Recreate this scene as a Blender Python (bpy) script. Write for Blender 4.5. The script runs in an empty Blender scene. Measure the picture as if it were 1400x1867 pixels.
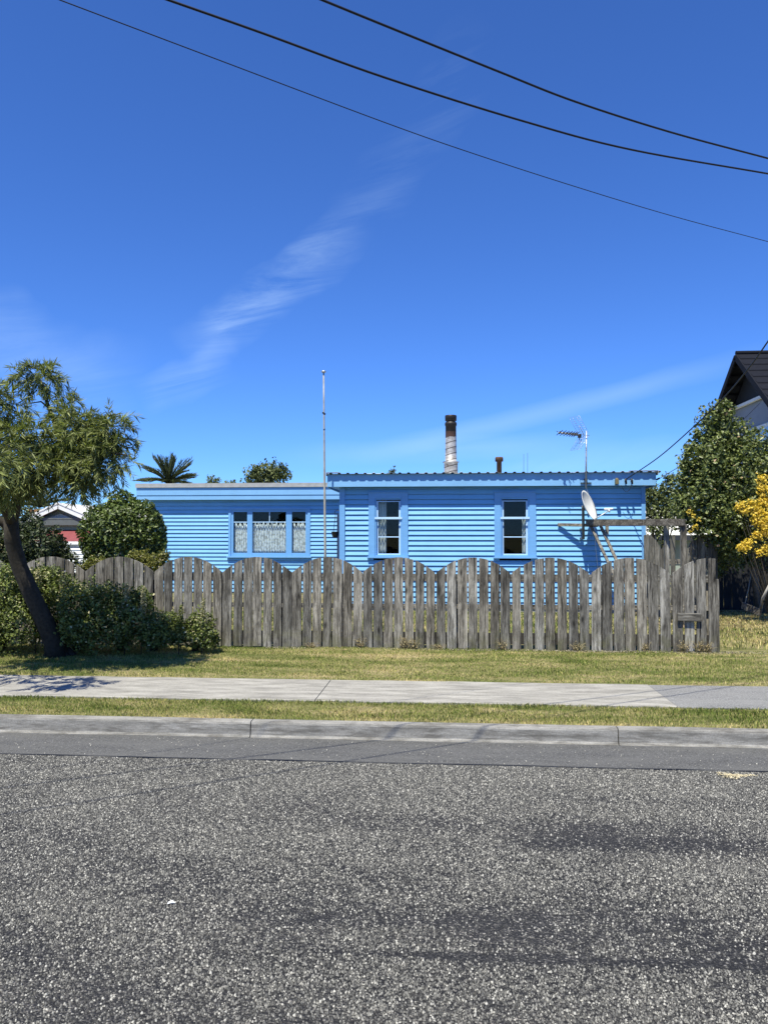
import bpy, math, random
import numpy as np
from mathutils import Vector, Matrix, noise as mnoise
random.seed(7); rng = np.random.default_rng(7)
R = math.radians
scene = bpy.context.scene
C = scene.collection

# ------------------------------------------------------------------ camera
YAW, PITCH, EYE = R(4.5), math.atan(41.5/1400), 1.6
cam_d = bpy.data.cameras.new('camera'); cam = bpy.data.objects.new('camera', cam_d); C.objects.link(cam)
cam.location = (0, 0, EYE); cam.rotation_euler = (math.pi/2 + PITCH, 0, YAW)
cam_d.sensor_fit = 'HORIZONTAL'; cam_d.sensor_width = 36; cam_d.lens = 36.0
cam_d.clip_start = 0.05; cam_d.clip_end = 8000
scene.camera = cam

# ------------------------------------------------------------------ sun and sky
SUN_EL = R(64); SUN_SIDE = R(24) - YAW          # sun high, behind the camera and to its left
to_sun = Vector((-math.cos(SUN_EL)*math.sin(SUN_SIDE), -math.cos(SUN_EL)*math.cos(SUN_SIDE), math.sin(SUN_EL)))
sd = bpy.data.lights.new('sun', 'SUN'); sd.energy = 5.0; sd.angle = R(0.42); sd.color = (1.0, 0.955, 0.80)
sun = bpy.data.objects.new('sun', sd); C.objects.link(sun)
sun.rotation_euler = to_sun.to_track_quat('Z', 'Y').to_euler()
world = bpy.data.worlds.new("World"); scene.world = world; world.use_nodes = True
wn = world.node_tree; wn.nodes.clear()

def N(nt, typ, **kw):
    n = nt.nodes.new(typ)
    ins = kw.pop('i', {})
    for k, v in kw.items(): setattr(n, k, v)
    for k, v in ins.items():
        if isinstance(v, bpy.types.NodeSocket): nt.links.new(v, n.inputs[k])
        else: n.inputs[k].default_value = v
    return n
def M2(nt, op, a, b=None, c=None, clamp=False):
    n = nt.nodes.new('ShaderNodeMath'); n.operation = op; n.use_clamp = clamp
    for k, v in enumerate((a, b, c)):
        if v is None: continue
        if isinstance(v, bpy.types.NodeSocket): nt.links.new(v, n.inputs[k])
        else: n.inputs[k].default_value = v
    return n.outputs[0]
def ramp(nt, fac, stops, interp='LINEAR'):
    n = nt.nodes.new('ShaderNodeValToRGB'); n.color_ramp.interpolation = interp
    e = n.color_ramp.elements
    while len(e) < len(stops): e.new(0.5)
    for el, (p, c) in zip(e, stops):
        el.position = p
        if not hasattr(c, '__len__'): c = (c, c, c)
        el.color = (c[0], c[1], c[2], 1)
    nt.links.new(fac, n.inputs[0]); return n.outputs[0]
def mixc(nt, fac, a, b, blend='MIX'):
    n = nt.nodes.new('ShaderNodeMix'); n.data_type = 'RGBA'; n.blend_type = blend
    for k, v in ((0, fac), (6, a), (7, b)):
        if isinstance(v, bpy.types.NodeSocket): nt.links.new(v, n.inputs[k])
        elif k == 0: n.inputs[0].default_value = v
        else: n.inputs[k].default_value = (*v, 1)
    return n.outputs[2]

sky = N(wn, 'ShaderNodeTexSky', sky_type='NISHITA', sun_disc=False, sun_elevation=SUN_EL)
sky.sun_rotation = math.atan2(to_sun.x, to_sun.y); sky.altitude = 0; sky.air_density = 0.8; sky.dust_density = 0.05; sky.ozone_density = 2.5
SKY_TINT = (0.38, 0.675, 1.20)
skyc = mixc(wn, 1.0, sky.outputs[0], SKY_TINT, 'MULTIPLY')
tc = N(wn, 'ShaderNodeTexCoord')
rotv = N(wn, 'ShaderNodeVectorRotate', rotation_type='Z_AXIS', i={'Vector': tc.outputs['Generated'], 'Angle': -YAW})
sep = N(wn, 'ShaderNodeSeparateXYZ', i={0: rotv.outputs[0]})
ydir = M2(wn, 'MAXIMUM', sep.outputs[1], 0.02)
az = M2(wn, 'ARCTAN2', sep.outputs[0], sep.outputs[1])      # compass bearing of the direction
el = M2(wn, 'ARCSINE', sep.outputs[2])                      # its height above the horizon
def streak(x0, y0, x1, y1, w, stretch, seed, strength, thr=0.42, wob=1.2):
    """a band of cirrus along a great line from bearing/elevation 0 to 1 (radians)"""
    L = math.hypot(x1-x0, y1-y0); ux, uy = (x1-x0)/L, (y1-y0)/L
    dx = M2(wn, 'SUBTRACT', az, x0); dy = M2(wn, 'SUBTRACT', el, y0)
    a = M2(wn, 'ADD', M2(wn, 'MULTIPLY', dx, ux), M2(wn, 'MULTIPLY', dy, uy))
    b = M2(wn, 'SUBTRACT', M2(wn, 'MULTIPLY', dy, ux), M2(wn, 'MULTIPLY', dx, uy))
    nz = N(wn, 'ShaderNodeTexNoise', noise_dimensions='3D', i={'Scale': 14.0, 'Detail': 2.0,
        'Vector': N(wn, 'ShaderNodeCombineXYZ', i={0: a, 1: b, 2: seed+5}).outputs[0]})
    b2 = M2(wn, 'ADD', b, M2(wn, 'MULTIPLY', M2(wn, 'SUBTRACT', nz.outputs[0], 0.5), w*wob))
    band = M2(wn, 'SUBTRACT', 1.0, M2(wn, 'POWER', M2(wn, 'ABSOLUTE', M2(wn, 'DIVIDE', b2, w)), 1.4), clamp=True)
    t = M2(wn, 'DIVIDE', a, L)
    e1 = M2(wn, 'MULTIPLY', t, 5.0, clamp=True); e2 = M2(wn, 'MULTIPLY', M2(wn, 'SUBTRACT', 1.0, t), 3.0, clamp=True)
    v = N(wn, 'ShaderNodeCombineXYZ', i={0: M2(wn, 'MULTIPLY', M2(wn, 'ADD', az, M2(wn, 'MULTIPLY', el, -0.5)), stretch*0.3),
                                         1: M2(wn, 'MULTIPLY', M2(wn, 'SUBTRACT', el, M2(wn, 'MULTIPLY', az, 0.25)), stretch*2.0), 2: seed})
    wz = N(wn, 'ShaderNodeTexNoise', noise_dimensions='3D', i={'Scale': 8.0, 'Detail': 7.0, 'Roughness': 0.68, 'Distortion': 0.8, 'Vector': v.outputs[0]})
    tex = M2(wn, 'MULTIPLY', M2(wn, 'SUBTRACT', wz.outputs[0], thr), 3.2, clamp=True)
    o = M2(wn, 'MULTIPLY', M2(wn, 'MULTIPLY', band, tex), M2(wn, 'MULTIPLY', e1, e2))
    return M2(wn, 'MULTIPLY', o, strength)
def ae(px, py): return (math.atan((px-700)/1400), math.atan((975-py)/math.hypot(1400, px-700)))
def stk(p0, p1, w, st, seed, s, thr=.42, wob=1.2):
    return streak(*ae(*p0), *ae(*p1), w, st, seed, s, thr, wob)
cl = stk((330, 650), (670, 385), .036, 1.2, 1.3, .38, .385)
for c_ in (stk((620, 440), (900, 20), .045, 1.0, 4.7, .11, .44), stk((640, 832), (1440, 628), .016, .35, 8.1, .16, .05, .35),
           stk((-150, 560), (260, 720), .06, .7, 11.9, .18, .32), stk((500, 830), (1150, 800), .018, .5, 15.2, .14, .3, .5),
           stk((250, 730), (420, 650), .03, 1., 17.2, .2, .36), stk((850, 860), (1500, 800), .025, .5, 21.4, .16, .3, .5)):
    cl = M2(wn, 'ADD', cl, c_)
cl = M2(wn, 'MINIMUM', cl, .8)
skym = mixc(wn, cl, skyc, (4.6, 6.2, 8.0))
bg = N(wn, 'ShaderNodeBackground', i={'Color': skym, 'Strength': 0.10})
wo = N(wn, 'ShaderNodeOutputWorld', i={0: bg.outputs[0]})

scene.view_settings.view_transform = 'Standard'; scene.view_settings.look = 'None'
scene.view_settings.exposure = 0.72; scene.view_settings.gamma = 1.0
scene.render.engine = 'CYCLES'
scene.cycles.max_bounces = 8; scene.cycles.transparent_max_bounces = 12

# ------------------------------------------------------------------ pixel helpers (used once to survey positions)
_r = Vector((math.cos(YAW), math.sin(YAW), 0)); _f = Vector((-math.sin(YAW), math.cos(YAW), 0))
_F = _f*math.cos(PITCH) + Vector((0, 0, math.sin(PITCH))); _U = -_f*math.sin(PITCH) + Vector((0, 0, math.cos(PITCH)))
def ray(px, py): return _r*((px-700)/1400) + _F + _U*((933.5-py)/1400)
O = Vector((0, 0, EYE))
def PY(px, py, Y): d = ray(px, py); return O + d*(Y/d.y)
def PZ(px, py, z): d = ray(px, py); return O + d*((z-EYE)/d.z)
def PD(px, py, D): return O + ray(px, py)*D
def X(px, Y, py=975): return PY(px, py, Y).x
def Z(py, Y, px=800): return PY(px, py, Y).z

# ------------------------------------------------------------------ mesh helpers
class MB:
    def __init__(s): s.v = []; s.f = []; s.m = []; s.sm = []
    def add(s, vs, fs, m=0, smooth=False):
        b = len(s.v); s.v += [tuple(v) for v in vs]; s.f += [tuple(b+i for i in f) for f in fs]
        s.m += [m]*len(fs); s.sm += [smooth]*len(fs); return s
    def box(s, a, b, m=0, rot=None, pivot=None):
        x0, y0, z0 = a; x1, y1, z1 = b
        if x0 > x1: x0, x1 = x1, x0
        if y0 > y1: y0, y1 = y1, y0
        if z0 > z1: z0, z1 = z1, z0
        vs = [Vector(p) for p in ((x0,y0,z0),(x1,y0,z0),(x1,y1,z0),(x0,y1,z0),(x0,y0,z1),(x1,y0,z1),(x1,y1,z1),(x0,y1,z1))]
        if rot is not None:
            pv = Vector(pivot) if pivot else Vector(((x0+x1)/2, (y0+y1)/2, (z0+z1)/2))
            vs = [pv + rot @ (v-pv) for v in vs]
        return s.add(vs, [(0,3,2,1),(4,5,6,7),(0,1,5,4),(1,2,6,5),(2,3,7,6),(3,0,4,7)], m)
    def bar(s, p, q, w, t, m=0, up=(0,0,1)):
        """rectangular bar from p to q, w across, t along up"""
        p, q = Vector(p), Vector(q); d = (q-p).normalized(); upv = Vector(up)
        sx = d.cross(upv)
        if sx.length < 1e-4: sx = d.cross(Vector((0, 1, 0)))
        sx.normalize(); sy = sx.cross(d).normalized()
        vs = [e + sx*(w/2*a) + sy*(t/2*b) for e in (p, q) for a, b in ((-1,-1),(1,-1),(1,1),(-1,1))]
        return s.add(vs, [(3,2,1,0),(4,5,6,7),(0,1,5,4),(1,2,6,5),(2,3,7,6),(3,0,4,7)], m)
    def tube(s, pts, rad, n=10, m=0, cap=True):
        pts = [Vector(p) for p in pts]
        if not hasattr(rad, '__len__'): rad = [rad]*len(pts)
        vs = []; prev = None
        for i, p in enumerate(pts):
            d = (pts[min(i+1, len(pts)-1)] - pts[max(i-1, 0)]).normalized()
            if prev is None:
                a = d.cross(Vector((0, 0, 1)))
                if a.length < .05: a = d.cross(Vector((1, 0, 0)))
            else: a = prev - d*prev.dot(d)
            a.normalize(); prev = a; b = d.cross(a)
            for k in range(n):
                t = 2*math.pi*k/n; vs.append(p + (a*math.cos(t) + b*math.sin(t))*rad[i])
        fs = [(i*n+k, i*n+(k+1)%n, (i+1)*n+(k+1)%n, (i+1)*n+k) for i in range(len(pts)-1) for k in range(n)]
        s.add(vs, fs, m, True)
        if cap:
            b = len(s.v)-len(vs)
            s.f += [tuple(b+k for k in reversed(range(n))), tuple(b+(len(pts)-1)*n+k for k in range(n))]; s.m += [m]*2; s.sm += [False]*2
        return s
    def lathe(s, c, prof, n=24, m=0):
        """prof: (radius, z) list round a vertical axis at c"""
        vs = [(c[0]+r*math.cos(2*math.pi*k/n), c[1]+r*math.sin(2*math.pi*k/n), c[2]+z) for r, z in prof for k in range(n)]
        fs = [(i*n+k, i*n+(k+1)%n, (i+1)*n+(k+1)%n, (i+1)*n+k) for i in range(len(prof)-1) for k in range(n)]
        b = len(s.v)
        s.add(vs, fs, m, True)
        s.f += [tuple(b+k for k in reversed(range(n))), tuple(b+(len(prof)-1)*n+k for k in range(n))]; s.m += [m]*2; s.sm += [False]*2
        return s
    def build(s, name, mats, parent=None, bevel=0):
        me = bpy.data.meshes.new(name); me.from_pydata(s.v, [], s.f); me.update()
        if not isinstance(mats, (list, tuple)): mats = [mats]
        for m in mats: me.materials.append(m)
        me.polygons.foreach_set('material_index', s.m); me.polygons.foreach_set('use_smooth', s.sm)
        o = bpy.data.objects.new(name, me); C.objects.link(o)
        if parent: o.parent = parent; o.matrix_parent_inverse = Matrix.Translation(-parent.location) if parent.type == 'EMPTY' else Matrix()
        if bevel:
            b = o.modifiers.new('bevel', 'BEVEL'); b.width = bevel; b.segments = 2; b.limit_method = 'ANGLE'
        return o
def tag(o, label=None, cat=None, group=None, kind=None):
    for k, v in (('label', label), ('category', cat), ('group', group), ('kind', kind)):
        if v: o[k] = v
    return o
def empty(name, loc, label, cat, group=None):
    o = bpy.data.objects.new(name, None); C.objects.link(o); o.location = loc; o.empty_display_size = .2
    return tag(o, label, cat, group)

# ------------------------------------------------------------------ materials
def mat(name, rough=0.7, spec=0.3):
    m = bpy.data.materials.new(name); m.use_nodes = True; nt = m.node_tree
    b = nt.nodes['Principled BSDF']; b.inputs['Roughness'].default_value = rough
    b.inputs['Specular IOR Level'].default_value = spec
    return m, nt, b
def plain(name, col, rough=.6, spec=.3, metal=0, var=.12, scale=6, bump=0):
    m, nt, b = mat(name, rough, spec); b.inputs['Metallic'].default_value = metal
    tcn = N(nt, 'ShaderNodeTexCoord')
    nz = N(nt, 'ShaderNodeTexNoise', i={'Vector': tcn.outputs['Object'], 'Scale': scale, 'Detail': 6.0, 'Roughness': .65})
    c = ramp(nt, nz.outputs[0], [(.3, [x*(1-var) for x in col]), (.7, [min(1, x*(1+var)) for x in col])])
    nt.links.new(c, b.inputs['Base Color'])
    if bump:
        bp = N(nt, 'ShaderNodeBump', i={'Height': nz.outputs[0], 'Strength': bump, 'Distance': .01}); nt.links.new(bp.outputs[0], b.inputs['Normal'])
    return m
def objco(nt, scale=(1, 1, 1), rnd=0.0):
    tcn = N(nt, 'ShaderNodeTexCoord'); mp = N(nt, 'ShaderNodeMapping', i={'Vector': tcn.outputs['Object'], 'Scale': scale})
    if rnd:
        oi = N(nt, 'ShaderNodeObjectInfo'); cm = N(nt, 'ShaderNodeCombineXYZ', i={0: M2(nt, 'MULTIPLY', oi.outputs['Random'], rnd), 2: M2(nt, 'MULTIPLY', oi.outputs['Random'], rnd*.37)})
        nt.links.new(cm.outputs[0], mp.inputs['Location'])
    return mp.outputs[0]

def blue_paint(name, base=(.185, .43, .70)):
    m, nt, b = mat(name, .42, .45)
    n1 = N(nt, 'ShaderNodeTexNoise', i={'Vector': objco(nt), 'Scale': 2.2, 'Detail': 5., 'Roughness': .6})
    n2 = N(nt, 'ShaderNodeTexNoise', i={'Vector': objco(nt, (3, 3, 60)), 'Scale': 1.6, 'Detail': 4., 'Roughness': .6})
    n3 = N(nt, 'ShaderNodeTexNoise', i={'Vector': objco(nt, (26, 26, 1.2)), 'Scale': 1., 'Detail': 5., 'Roughness': .7})
    c = ramp(nt, n1.outputs[0], [(.3, [x*.90 for x in base]), (.7, [x*1.06 for x in base])])
    c = mixc(nt, .35, c, ramp(nt, n2.outputs[0], [(.3, [x*.80 for x in base]), (.7, [min(1, x*1.15) for x in base])]))
    dirt = ramp(nt, n3.outputs[0], [(.56, 0.), (.78, .35)])
    c = mixc(nt, dirt, c, (.12, .26, .46))
    nt.links.new(c, b.inputs['Base Color'])
    bp = N(nt, 'ShaderNodeBump', i={'Height': n2.outputs[0], 'Strength': .12, 'Distance': .004}); nt.links.new(bp.outputs[0], b.inputs['Normal'])
    return m
PAINT = blue_paint('blue_paint'); TRIM = blue_paint('blue_trim_paint', (.15, .355, .66)); FASCIA = blue_paint('pale_blue_fascia', (.20, .42, .69)); SASH = blue_paint('pale_sash_paint', (.42, .62, .85))

def wood(name, dark=(.036, .033, .030), mid=(.135, .126, .114), light=(.34, .322, .295), rnd=37., moss=True, tint=.7, along='z'):
    m, nt, b = mat(name, .85, .15)
    sc = {'z': (42, 42, 1.6), 'x': (1.6, 42, 42)}[along]; sc2 = {'z': (9, 9, 2.2), 'x': (2.2, 9, 9)}[along]
    sc3 = {'z': (110, 110, 2.2), 'x': (2.2, 110, 110)}[along]
    wob = N(nt, 'ShaderNodeTexNoise', i={'Vector': objco(nt, (5, 5, 5), rnd), 'Scale': 1., 'Detail': 2.})
    co = N(nt, 'ShaderNodeVectorMath', operation='ADD', i={0: objco(nt, sc, rnd), 1: N(nt, 'ShaderNodeVectorMath', operation='SCALE', i={0: wob.outputs['Color'], 'Scale': 1.9}).outputs[0]})
    g = N(nt, 'ShaderNodeTexNoise', i={'Vector': co.outputs[0], 'Scale': 1., 'Detail': 9., 'Roughness': .72})
    g2 = N(nt, 'ShaderNodeTexNoise', i={'Vector': objco(nt, sc3, rnd), 'Scale': 1., 'Detail': 4., 'Roughness': .6})
    bl = N(nt, 'ShaderNodeTexNoise', i={'Vector': objco(nt, sc2, rnd), 'Scale': 1., 'Detail': 5., 'Roughness': .65})
    s = M2(nt, 'ADD', M2(nt, 'MULTIPLY', g.outputs[0], .62), M2(nt, 'MULTIPLY', bl.outputs[0], .42))
    c = ramp(nt, s, [(.40, dark), (.51, mid), (.64, light)])
    crack = ramp(nt, g2.outputs[0], [(.34, .12), (.44, 1.)])
    c = mixc(nt, 1., c, crack, 'MULTIPLY')
    # knots
    kv = N(nt, 'ShaderNodeTexVoronoi', feature='F1', i={'Vector': objco(nt, {'z': (7, 7, 2.6), 'x': (2.6, 7, 7)}[along], rnd), 'Scale': 1.})
    kn = ramp(nt, kv.outputs['Distance'], [(.05, .25), (.13, .8), (.18, 1.)])
    c = mixc(nt, 1., c, kn, 'MULTIPLY')
    oi = N(nt, 'ShaderNodeObjectInfo')
    tone = M2(nt, 'ADD', M2(nt, 'MULTIPLY', oi.outputs['Random'], tint), 1-tint*.5)
    hue = M2(nt, 'FRACT', M2(nt, 'MULTIPLY', oi.outputs['Random'], 7.31))
    tcol = N(nt, 'ShaderNodeCombineXYZ', i={0: M2(nt, 'MULTIPLY', tone, M2(nt, 'ADD', .98, M2(nt, 'MULTIPLY', hue, .05))), 1: tone, 2: M2(nt, 'MULTIPLY', tone, M2(nt, 'SUBTRACT', .99, M2(nt, 'MULTIPLY', hue, .07)))})
    c = mixc(nt, 1., c, tcol.outputs[0], 'MULTIPLY')
    if moss:
        sp = N(nt, 'ShaderNodeSeparateXYZ', i={0: objco(nt)})
        mz = M2(nt, 'SUBTRACT', 1., M2(nt, 'DIVIDE', M2(nt, 'SUBTRACT', sp.outputs[2], .2), .28), clamp=True)
        mn = N(nt, 'ShaderNodeTexNoise', i={'Vector': objco(nt, (7, 7, 7)), 'Scale': 1., 'Detail': 5.})
        mf = M2(nt, 'MULTIPLY', M2(nt, 'MULTIPLY', mz, ramp(nt, mn.outputs[0], [(.45, 0.), (.65, 1.)])), .55)
        c = mixc(nt, mf, c, (.15, .15, .07))
    nt.links.new(c, b.inputs['Base Color'])
    bp = N(nt, 'ShaderNodeBump', i={'Height': M2(nt, 'ADD', g.outputs[0], M2(nt, 'MULTIPLY', g2.outputs[0], .6)), 'Strength': .7, 'Distance': .006}); nt.links.new(bp.outputs[0], b.inputs['Normal'])
    return m
WOOD = wood('weathered_paling'); RAILWOOD = wood('weathered_rail', along='x', moss=False)
BEAMWOOD = wood('weathered_beam', dark=(.05, .045, .04), mid=(.15, .135, .12), light=(.33, .31, .28), along='x', moss=False)
BACKWOOD = wood('old_back_paling', dark=(.05, .048, .045), mid=(.12, .115, .105), light=(.22, .21, .20), moss=False)
SHADERAIL = plain('shaded_rail', (.035, .031, .026), .9, var=.4, scale=15)  # lowest rail: shade behind the palings put into the wood colour
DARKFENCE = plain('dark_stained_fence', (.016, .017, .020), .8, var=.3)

def foliage(name, dark, light, tip=None, rough=.5, trans=.25, clump=3.0, tipamt=.05, spec=.35):
    m, nt, b = mat(name, rough, spec)
    ge = N(nt, 'ShaderNodeNewGeometry')
    nz = N(nt, 'ShaderNodeTexNoise', i={'Vector': objco(nt), 'Scale': clump, 'Detail': 3.})
    s = M2(nt, 'ADD', M2(nt, 'MULTIPLY', ge.outputs['Random Per Island'], .55), M2(nt, 'MULTIPLY', nz.outputs[0], .6))
    st = [(.25, dark), (.85, light)]
    c = ramp(nt, s, st)
    if tip: c = mixc(nt, ramp(nt, ge.outputs['Random Per Island'], [(1-tipamt-.01, 0.), (1-tipamt, 1.)]), c, tip)
    nt.links.new(c, b.inputs['Base Color'])
    tr = N(nt, 'ShaderNodeBsdfTranslucent', i={'Color': mixc(nt, 1., c, (1.3, 1.45, .7), 'MULTIPLY')})
    mx = N(nt, 'ShaderNodeMixShader', i={0: trans, 1: b.outputs[0], 2: tr.outputs[0]})
    nt.links.new(mx.outputs[0], nt.nodes['Material Output'].inputs[0])
    return m
BARK = plain('bark', (.034, .029, .022), .9, var=.45, scale=25, bump=.8)

METAL = plain('galvanised_metal', (.42, .43, .44), .42, .5, .6, .2, 14)
ROOFMETAL = plain('grey_roof_metal', (.30, .31, .32), .5, .4, .3, .2, 5)
WHITEMET = plain('white_enamel', (.72, .72, .70), .35, .5, 0, .06, 5)
DARK = plain('dark_rubber', (.012, .012, .014), .5, .4, 0, .2, 10)
RUST = plain('rusty_steel', (.10, .055, .035), .75, .3, .3, .5, 30, .3)

# ------------------------------------------------------------------ ground materials
def asphalt_chip():
    m, nt, b = mat('chip_seal', .75, .35)
    co = objco(nt)
    def layer(sc, seed, lo):
        mp = N(nt, 'ShaderNodeMapping', i={'Vector': co, 'Location': (seed, seed*.7, 0), 'Scale': (sc, sc, sc)})
        ds = N(nt, 'ShaderNodeTexNoise', i={'Vector': mp.outputs[0], 'Scale': 1.2, 'Detail': 2.})
        va = N(nt, 'ShaderNodeVectorMath', operation='ADD', i={0: mp.outputs[0], 1: N(nt, 'ShaderNodeVectorMath', operation='SCALE', i={0: ds.outputs['Color'], 'Scale': .5}).outputs[0]})
        v = N(nt, 'ShaderNodeTexVoronoi', feature='F1', i={'Vector': va.outputs[0], 'Scale': 1., 'Randomness': 1.})
        sp = N(nt, 'ShaderNodeSeparateColor', i={0: v.outputs['Color']})
        return v, sp
    v, sp = layer(76, 3., .3)
    v2, sp2 = layer(150, 9., .3)
    chipc = ramp(nt, sp.outputs[0], [(0., (.05, .05, .052)), (.30, (.10, .10, .10)), (.55, (.19, .188, .183)), (.80, (.36, .352, .332)), (1., (.70, .68, .63))])
    chipc2 = ramp(nt, sp2.outputs[0], [(0., (.022, .022, .024)), (.5, (.06, .06, .062)), (.8, (.14, .14, .135)), (1., (.30, .295, .28))])
    big = N(nt, 'ShaderNodeTexNoise', i={'Vector': N(nt, 'ShaderNodeMapping', i={'Vector': co, 'Scale': (.35, 1.5, 1)}).outputs[0], 'Scale': 1.0, 'Detail': 5., 'Roughness': .62})
    med = N(nt, 'ShaderNodeTexNoise', i={'Vector': co, 'Scale': 7., 'Detail': 4., 'Roughness': .6})
    mask = M2(nt, 'LESS_THAN', v.outputs['Distance'], M2(nt, 'ADD', .26, M2(nt, 'MULTIPLY', sp.outputs[1], .30)))
    bare = ramp(nt, M2(nt, 'ADD', M2(nt, 'MULTIPLY', big.outputs[0], .75), M2(nt, 'MULTIPLY', med.outputs[0], .3)), [(.44, .40), (.56, 1.)])
    keep = M2(nt, 'LESS_THAN', sp.outputs[2], bare)
    mask = M2(nt, 'MULTIPLY', mask, keep)
    base = mixc(nt, .4, chipc2, (.022, .023, .026))
    c = mixc(nt, mask, base, chipc)
    tone = ramp(nt, big.outputs[0], [(.36, (.58, .57, .57)), (.5, (.95, .93, .89)), (.64, (1.35, 1.30, 1.20))])
    c = mixc(nt, 1., c, tone, 'MULTIPLY')
    c = mixc(nt, 1., c, (.40, .40, .42), 'MULTIPLY')
    nt.links.new(c, b.inputs['Base Color'])
    h = M2(nt, 'ADD', M2(nt, 'MULTIPLY', mask, M2(nt, 'SUBTRACT', .7, v.outputs['Distance'])), M2(nt, 'MULTIPLY', M2(nt, 'SUBTRACT', .6, v2.outputs['Distance']), .3))
    bp = N(nt, 'ShaderNodeBump', i={'Height': h, 'Strength': 1., 'Distance': .022}); nt.links.new(bp.outputs[0], b.inputs['Normal'])
    return m
def asphalt_fine(name='fine_asphalt', base=.11, dust=.16):
    m, nt, b = mat(name, .85, .2); co = objco(nt)
    v = N(nt, 'ShaderNodeTexVoronoi', i={'Vector': co, 'Scale': 190.}); sp = N(nt, 'ShaderNodeSeparateColor', i={0: v.outputs['Color']})
    n = N(nt, 'ShaderNodeTexNoise', i={'Vector': N(nt, 'ShaderNodeMapping', i={'Vector': co, 'Scale': (.8, 3, 1)}).outputs[0], 'Scale': 2., 'Detail': 6., 'Roughness': .65})
    c = ramp(nt, sp.outputs[0], [(0., base*.6), (.7, base*1.05), (.93, base*1.5), (1., base*2.3)])
    c = mixc(nt, ramp(nt, n.outputs[0], [(.4, 0.), (.7, .6)]), c, (dust, dust*.99, dust*.96))
    nt.links.new(c, b.inputs['Base Color'])
    bp = N(nt, 'ShaderNodeBump', i={'Height': v.outputs['Distance'], 'Strength': .5, 'Distance': .004}); nt.links.new(bp.outputs[0], b.inputs['Normal'])
    return m
def concrete(name, a=(.20, .19, .175), bb=(.40, .385, .355), st=(.5, 3, 3), stain=True):
    m, nt, b = mat(name, .88, .2); co = objco(nt)
    n1 = N(nt, 'ShaderNodeTexNoise', i={'Vector': N(nt, 'ShaderNodeMapping', i={'Vector': co, 'Scale': st}).outputs[0], 'Scale': 2., 'Detail': 8., 'Roughness': .7})
    n2 = N(nt, 'ShaderNodeTexNoise', i={'Vector': co, 'Scale': 90., 'Detail': 4., 'Roughness': .8})
    n3 = N(nt, 'ShaderNodeTexNoise', i={'Vector': N(nt, 'ShaderNodeMapping', i={'Vector': co, 'Scale': (1.2, 1, 8)}).outputs[0], 'Scale': 3., 'Detail': 6., 'Roughness': .7})
    c = ramp(nt, n1.outputs[0], [(.32, a), (.66, bb)])
    c = mixc(nt, 1., c, ramp(nt, n2.outputs[0], [(.3, .72), (.6, 1.08)]), 'MULTIPLY')
    if stain: c = mixc(nt, ramp(nt, n3.outputs[0], [(.46, 0.), (.62, .75)]), c, (.085, .08, .072))
    nt.links.new(c, b.inputs['Base Color'])
    bp = N(nt, 'ShaderNodeBump', i={'Height': n2.outputs[0], 'Strength': .5, 'Distance': .004}); nt.links.new(bp.outputs[0], b.inputs['Normal'])
    return m
def soil():
    m, nt, b = mat('turf_soil', .95, .1); co = objco(nt)
    n1 = N(nt, 'ShaderNodeTexNoise', i={'Vector': N(nt, 'ShaderNodeMapping', i={'Vector': co, 'Scale': (.6, 2.2, 1)}).outputs[0], 'Scale': 1.6, 'Detail': 7., 'Roughness': .7})
    n2 = N(nt, 'ShaderNodeTexNoise', i={'Vector': co, 'Scale': 45., 'Detail': 5., 'Roughness': .8})
    c = ramp(nt, n1.outputs[0], [(.38, (.12, .13, .045)), (.52, (.22, .20, .09)), (.66, (.36, .29, .17))])
    c = mixc(nt, 1., c, ramp(nt, n2.outputs[0], [(.3, .45), (.65, 1.2)]), 'MULTIPLY')
    nt.links.new(c, b.inputs['Base Color'])
    bp = N(nt, 'ShaderNodeBump', i={'Height': n2.outputs[0], 'Strength': .8, 'Distance': .02}); nt.links.new(bp.outputs[0], b.inputs['Normal'])
    return m
CONC = concrete('footpath_concrete', (.17, .162, .147), (.37, .355, .322), (1.1, 5, 3), stain=False); KERBC = concrete('kerb_concrete', (.14, .136, .126), (.31, .30, .28), (1.1, 5, 12))
FOUND = concrete('foundation_concrete', (.30, .29, .27), (.42, .41, .38))

# ------------------------------------------------------------------ terrain, road, paths
YS, YK, YV, YP, YF, YH, YW = 5.40, 6.02, 6.70, 7.66, 9.45, 14.1, 18.1
PROF = [(-3000, .1), (-5.2, .1), (-5.0, -.03), (YK+.04, -.03), (YK+.09, .112), (YV-.02, .136), (YV+.02, .12), (YP-.02, .12), (YP+.02, .146), (8.4, .165), (YF, .20), (14, .2), (3000, .2)]
def gz(x, y):
    for (a, za), (b, zb) in zip(PROF, PROF[1:]):
        if a <= y <= b: return za + (zb-za)*(y-a)/(b-a)
    return .2
m = MB(); xs = [-3000, -60] + [i*.5 for i in range(-24, 25)] + [60, 3000]
ysl = [-3000, -60, -5.2, -5.0, 0, YK+.04, YK+.09, 6.3, 6.5, YV-.02, YV+.02, YP-.02, YP+.02, 7.9, 8.15, 8.4, 8.7, 9.0, 9.2, YF, 9.8, 10.5, 11.5, 13, 14, 16, 18, 22, 60, 3000]
def bumpz(x, y):
    if abs(x) > 13 or y > 40: return 0
    if YK+.2 < y < YV-.1 or YP+.2 < y: return .022*(mnoise.noise(Vector((x*.7, y*.9, 3))))
    return 0
m.add([(x, y, gz(x, y)+bumpz(x, y)) for y in ysl for x in xs], [(j*len(xs)+i, j*len(xs)+i+1, (j+1)*len(xs)+i+1, (j+1)*len(xs)+i) for j in range(len(ysl)-1) for i in range(len(xs)-1)], 0, True)
tag(m.build('ground', soil()), kind='structure')
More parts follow.
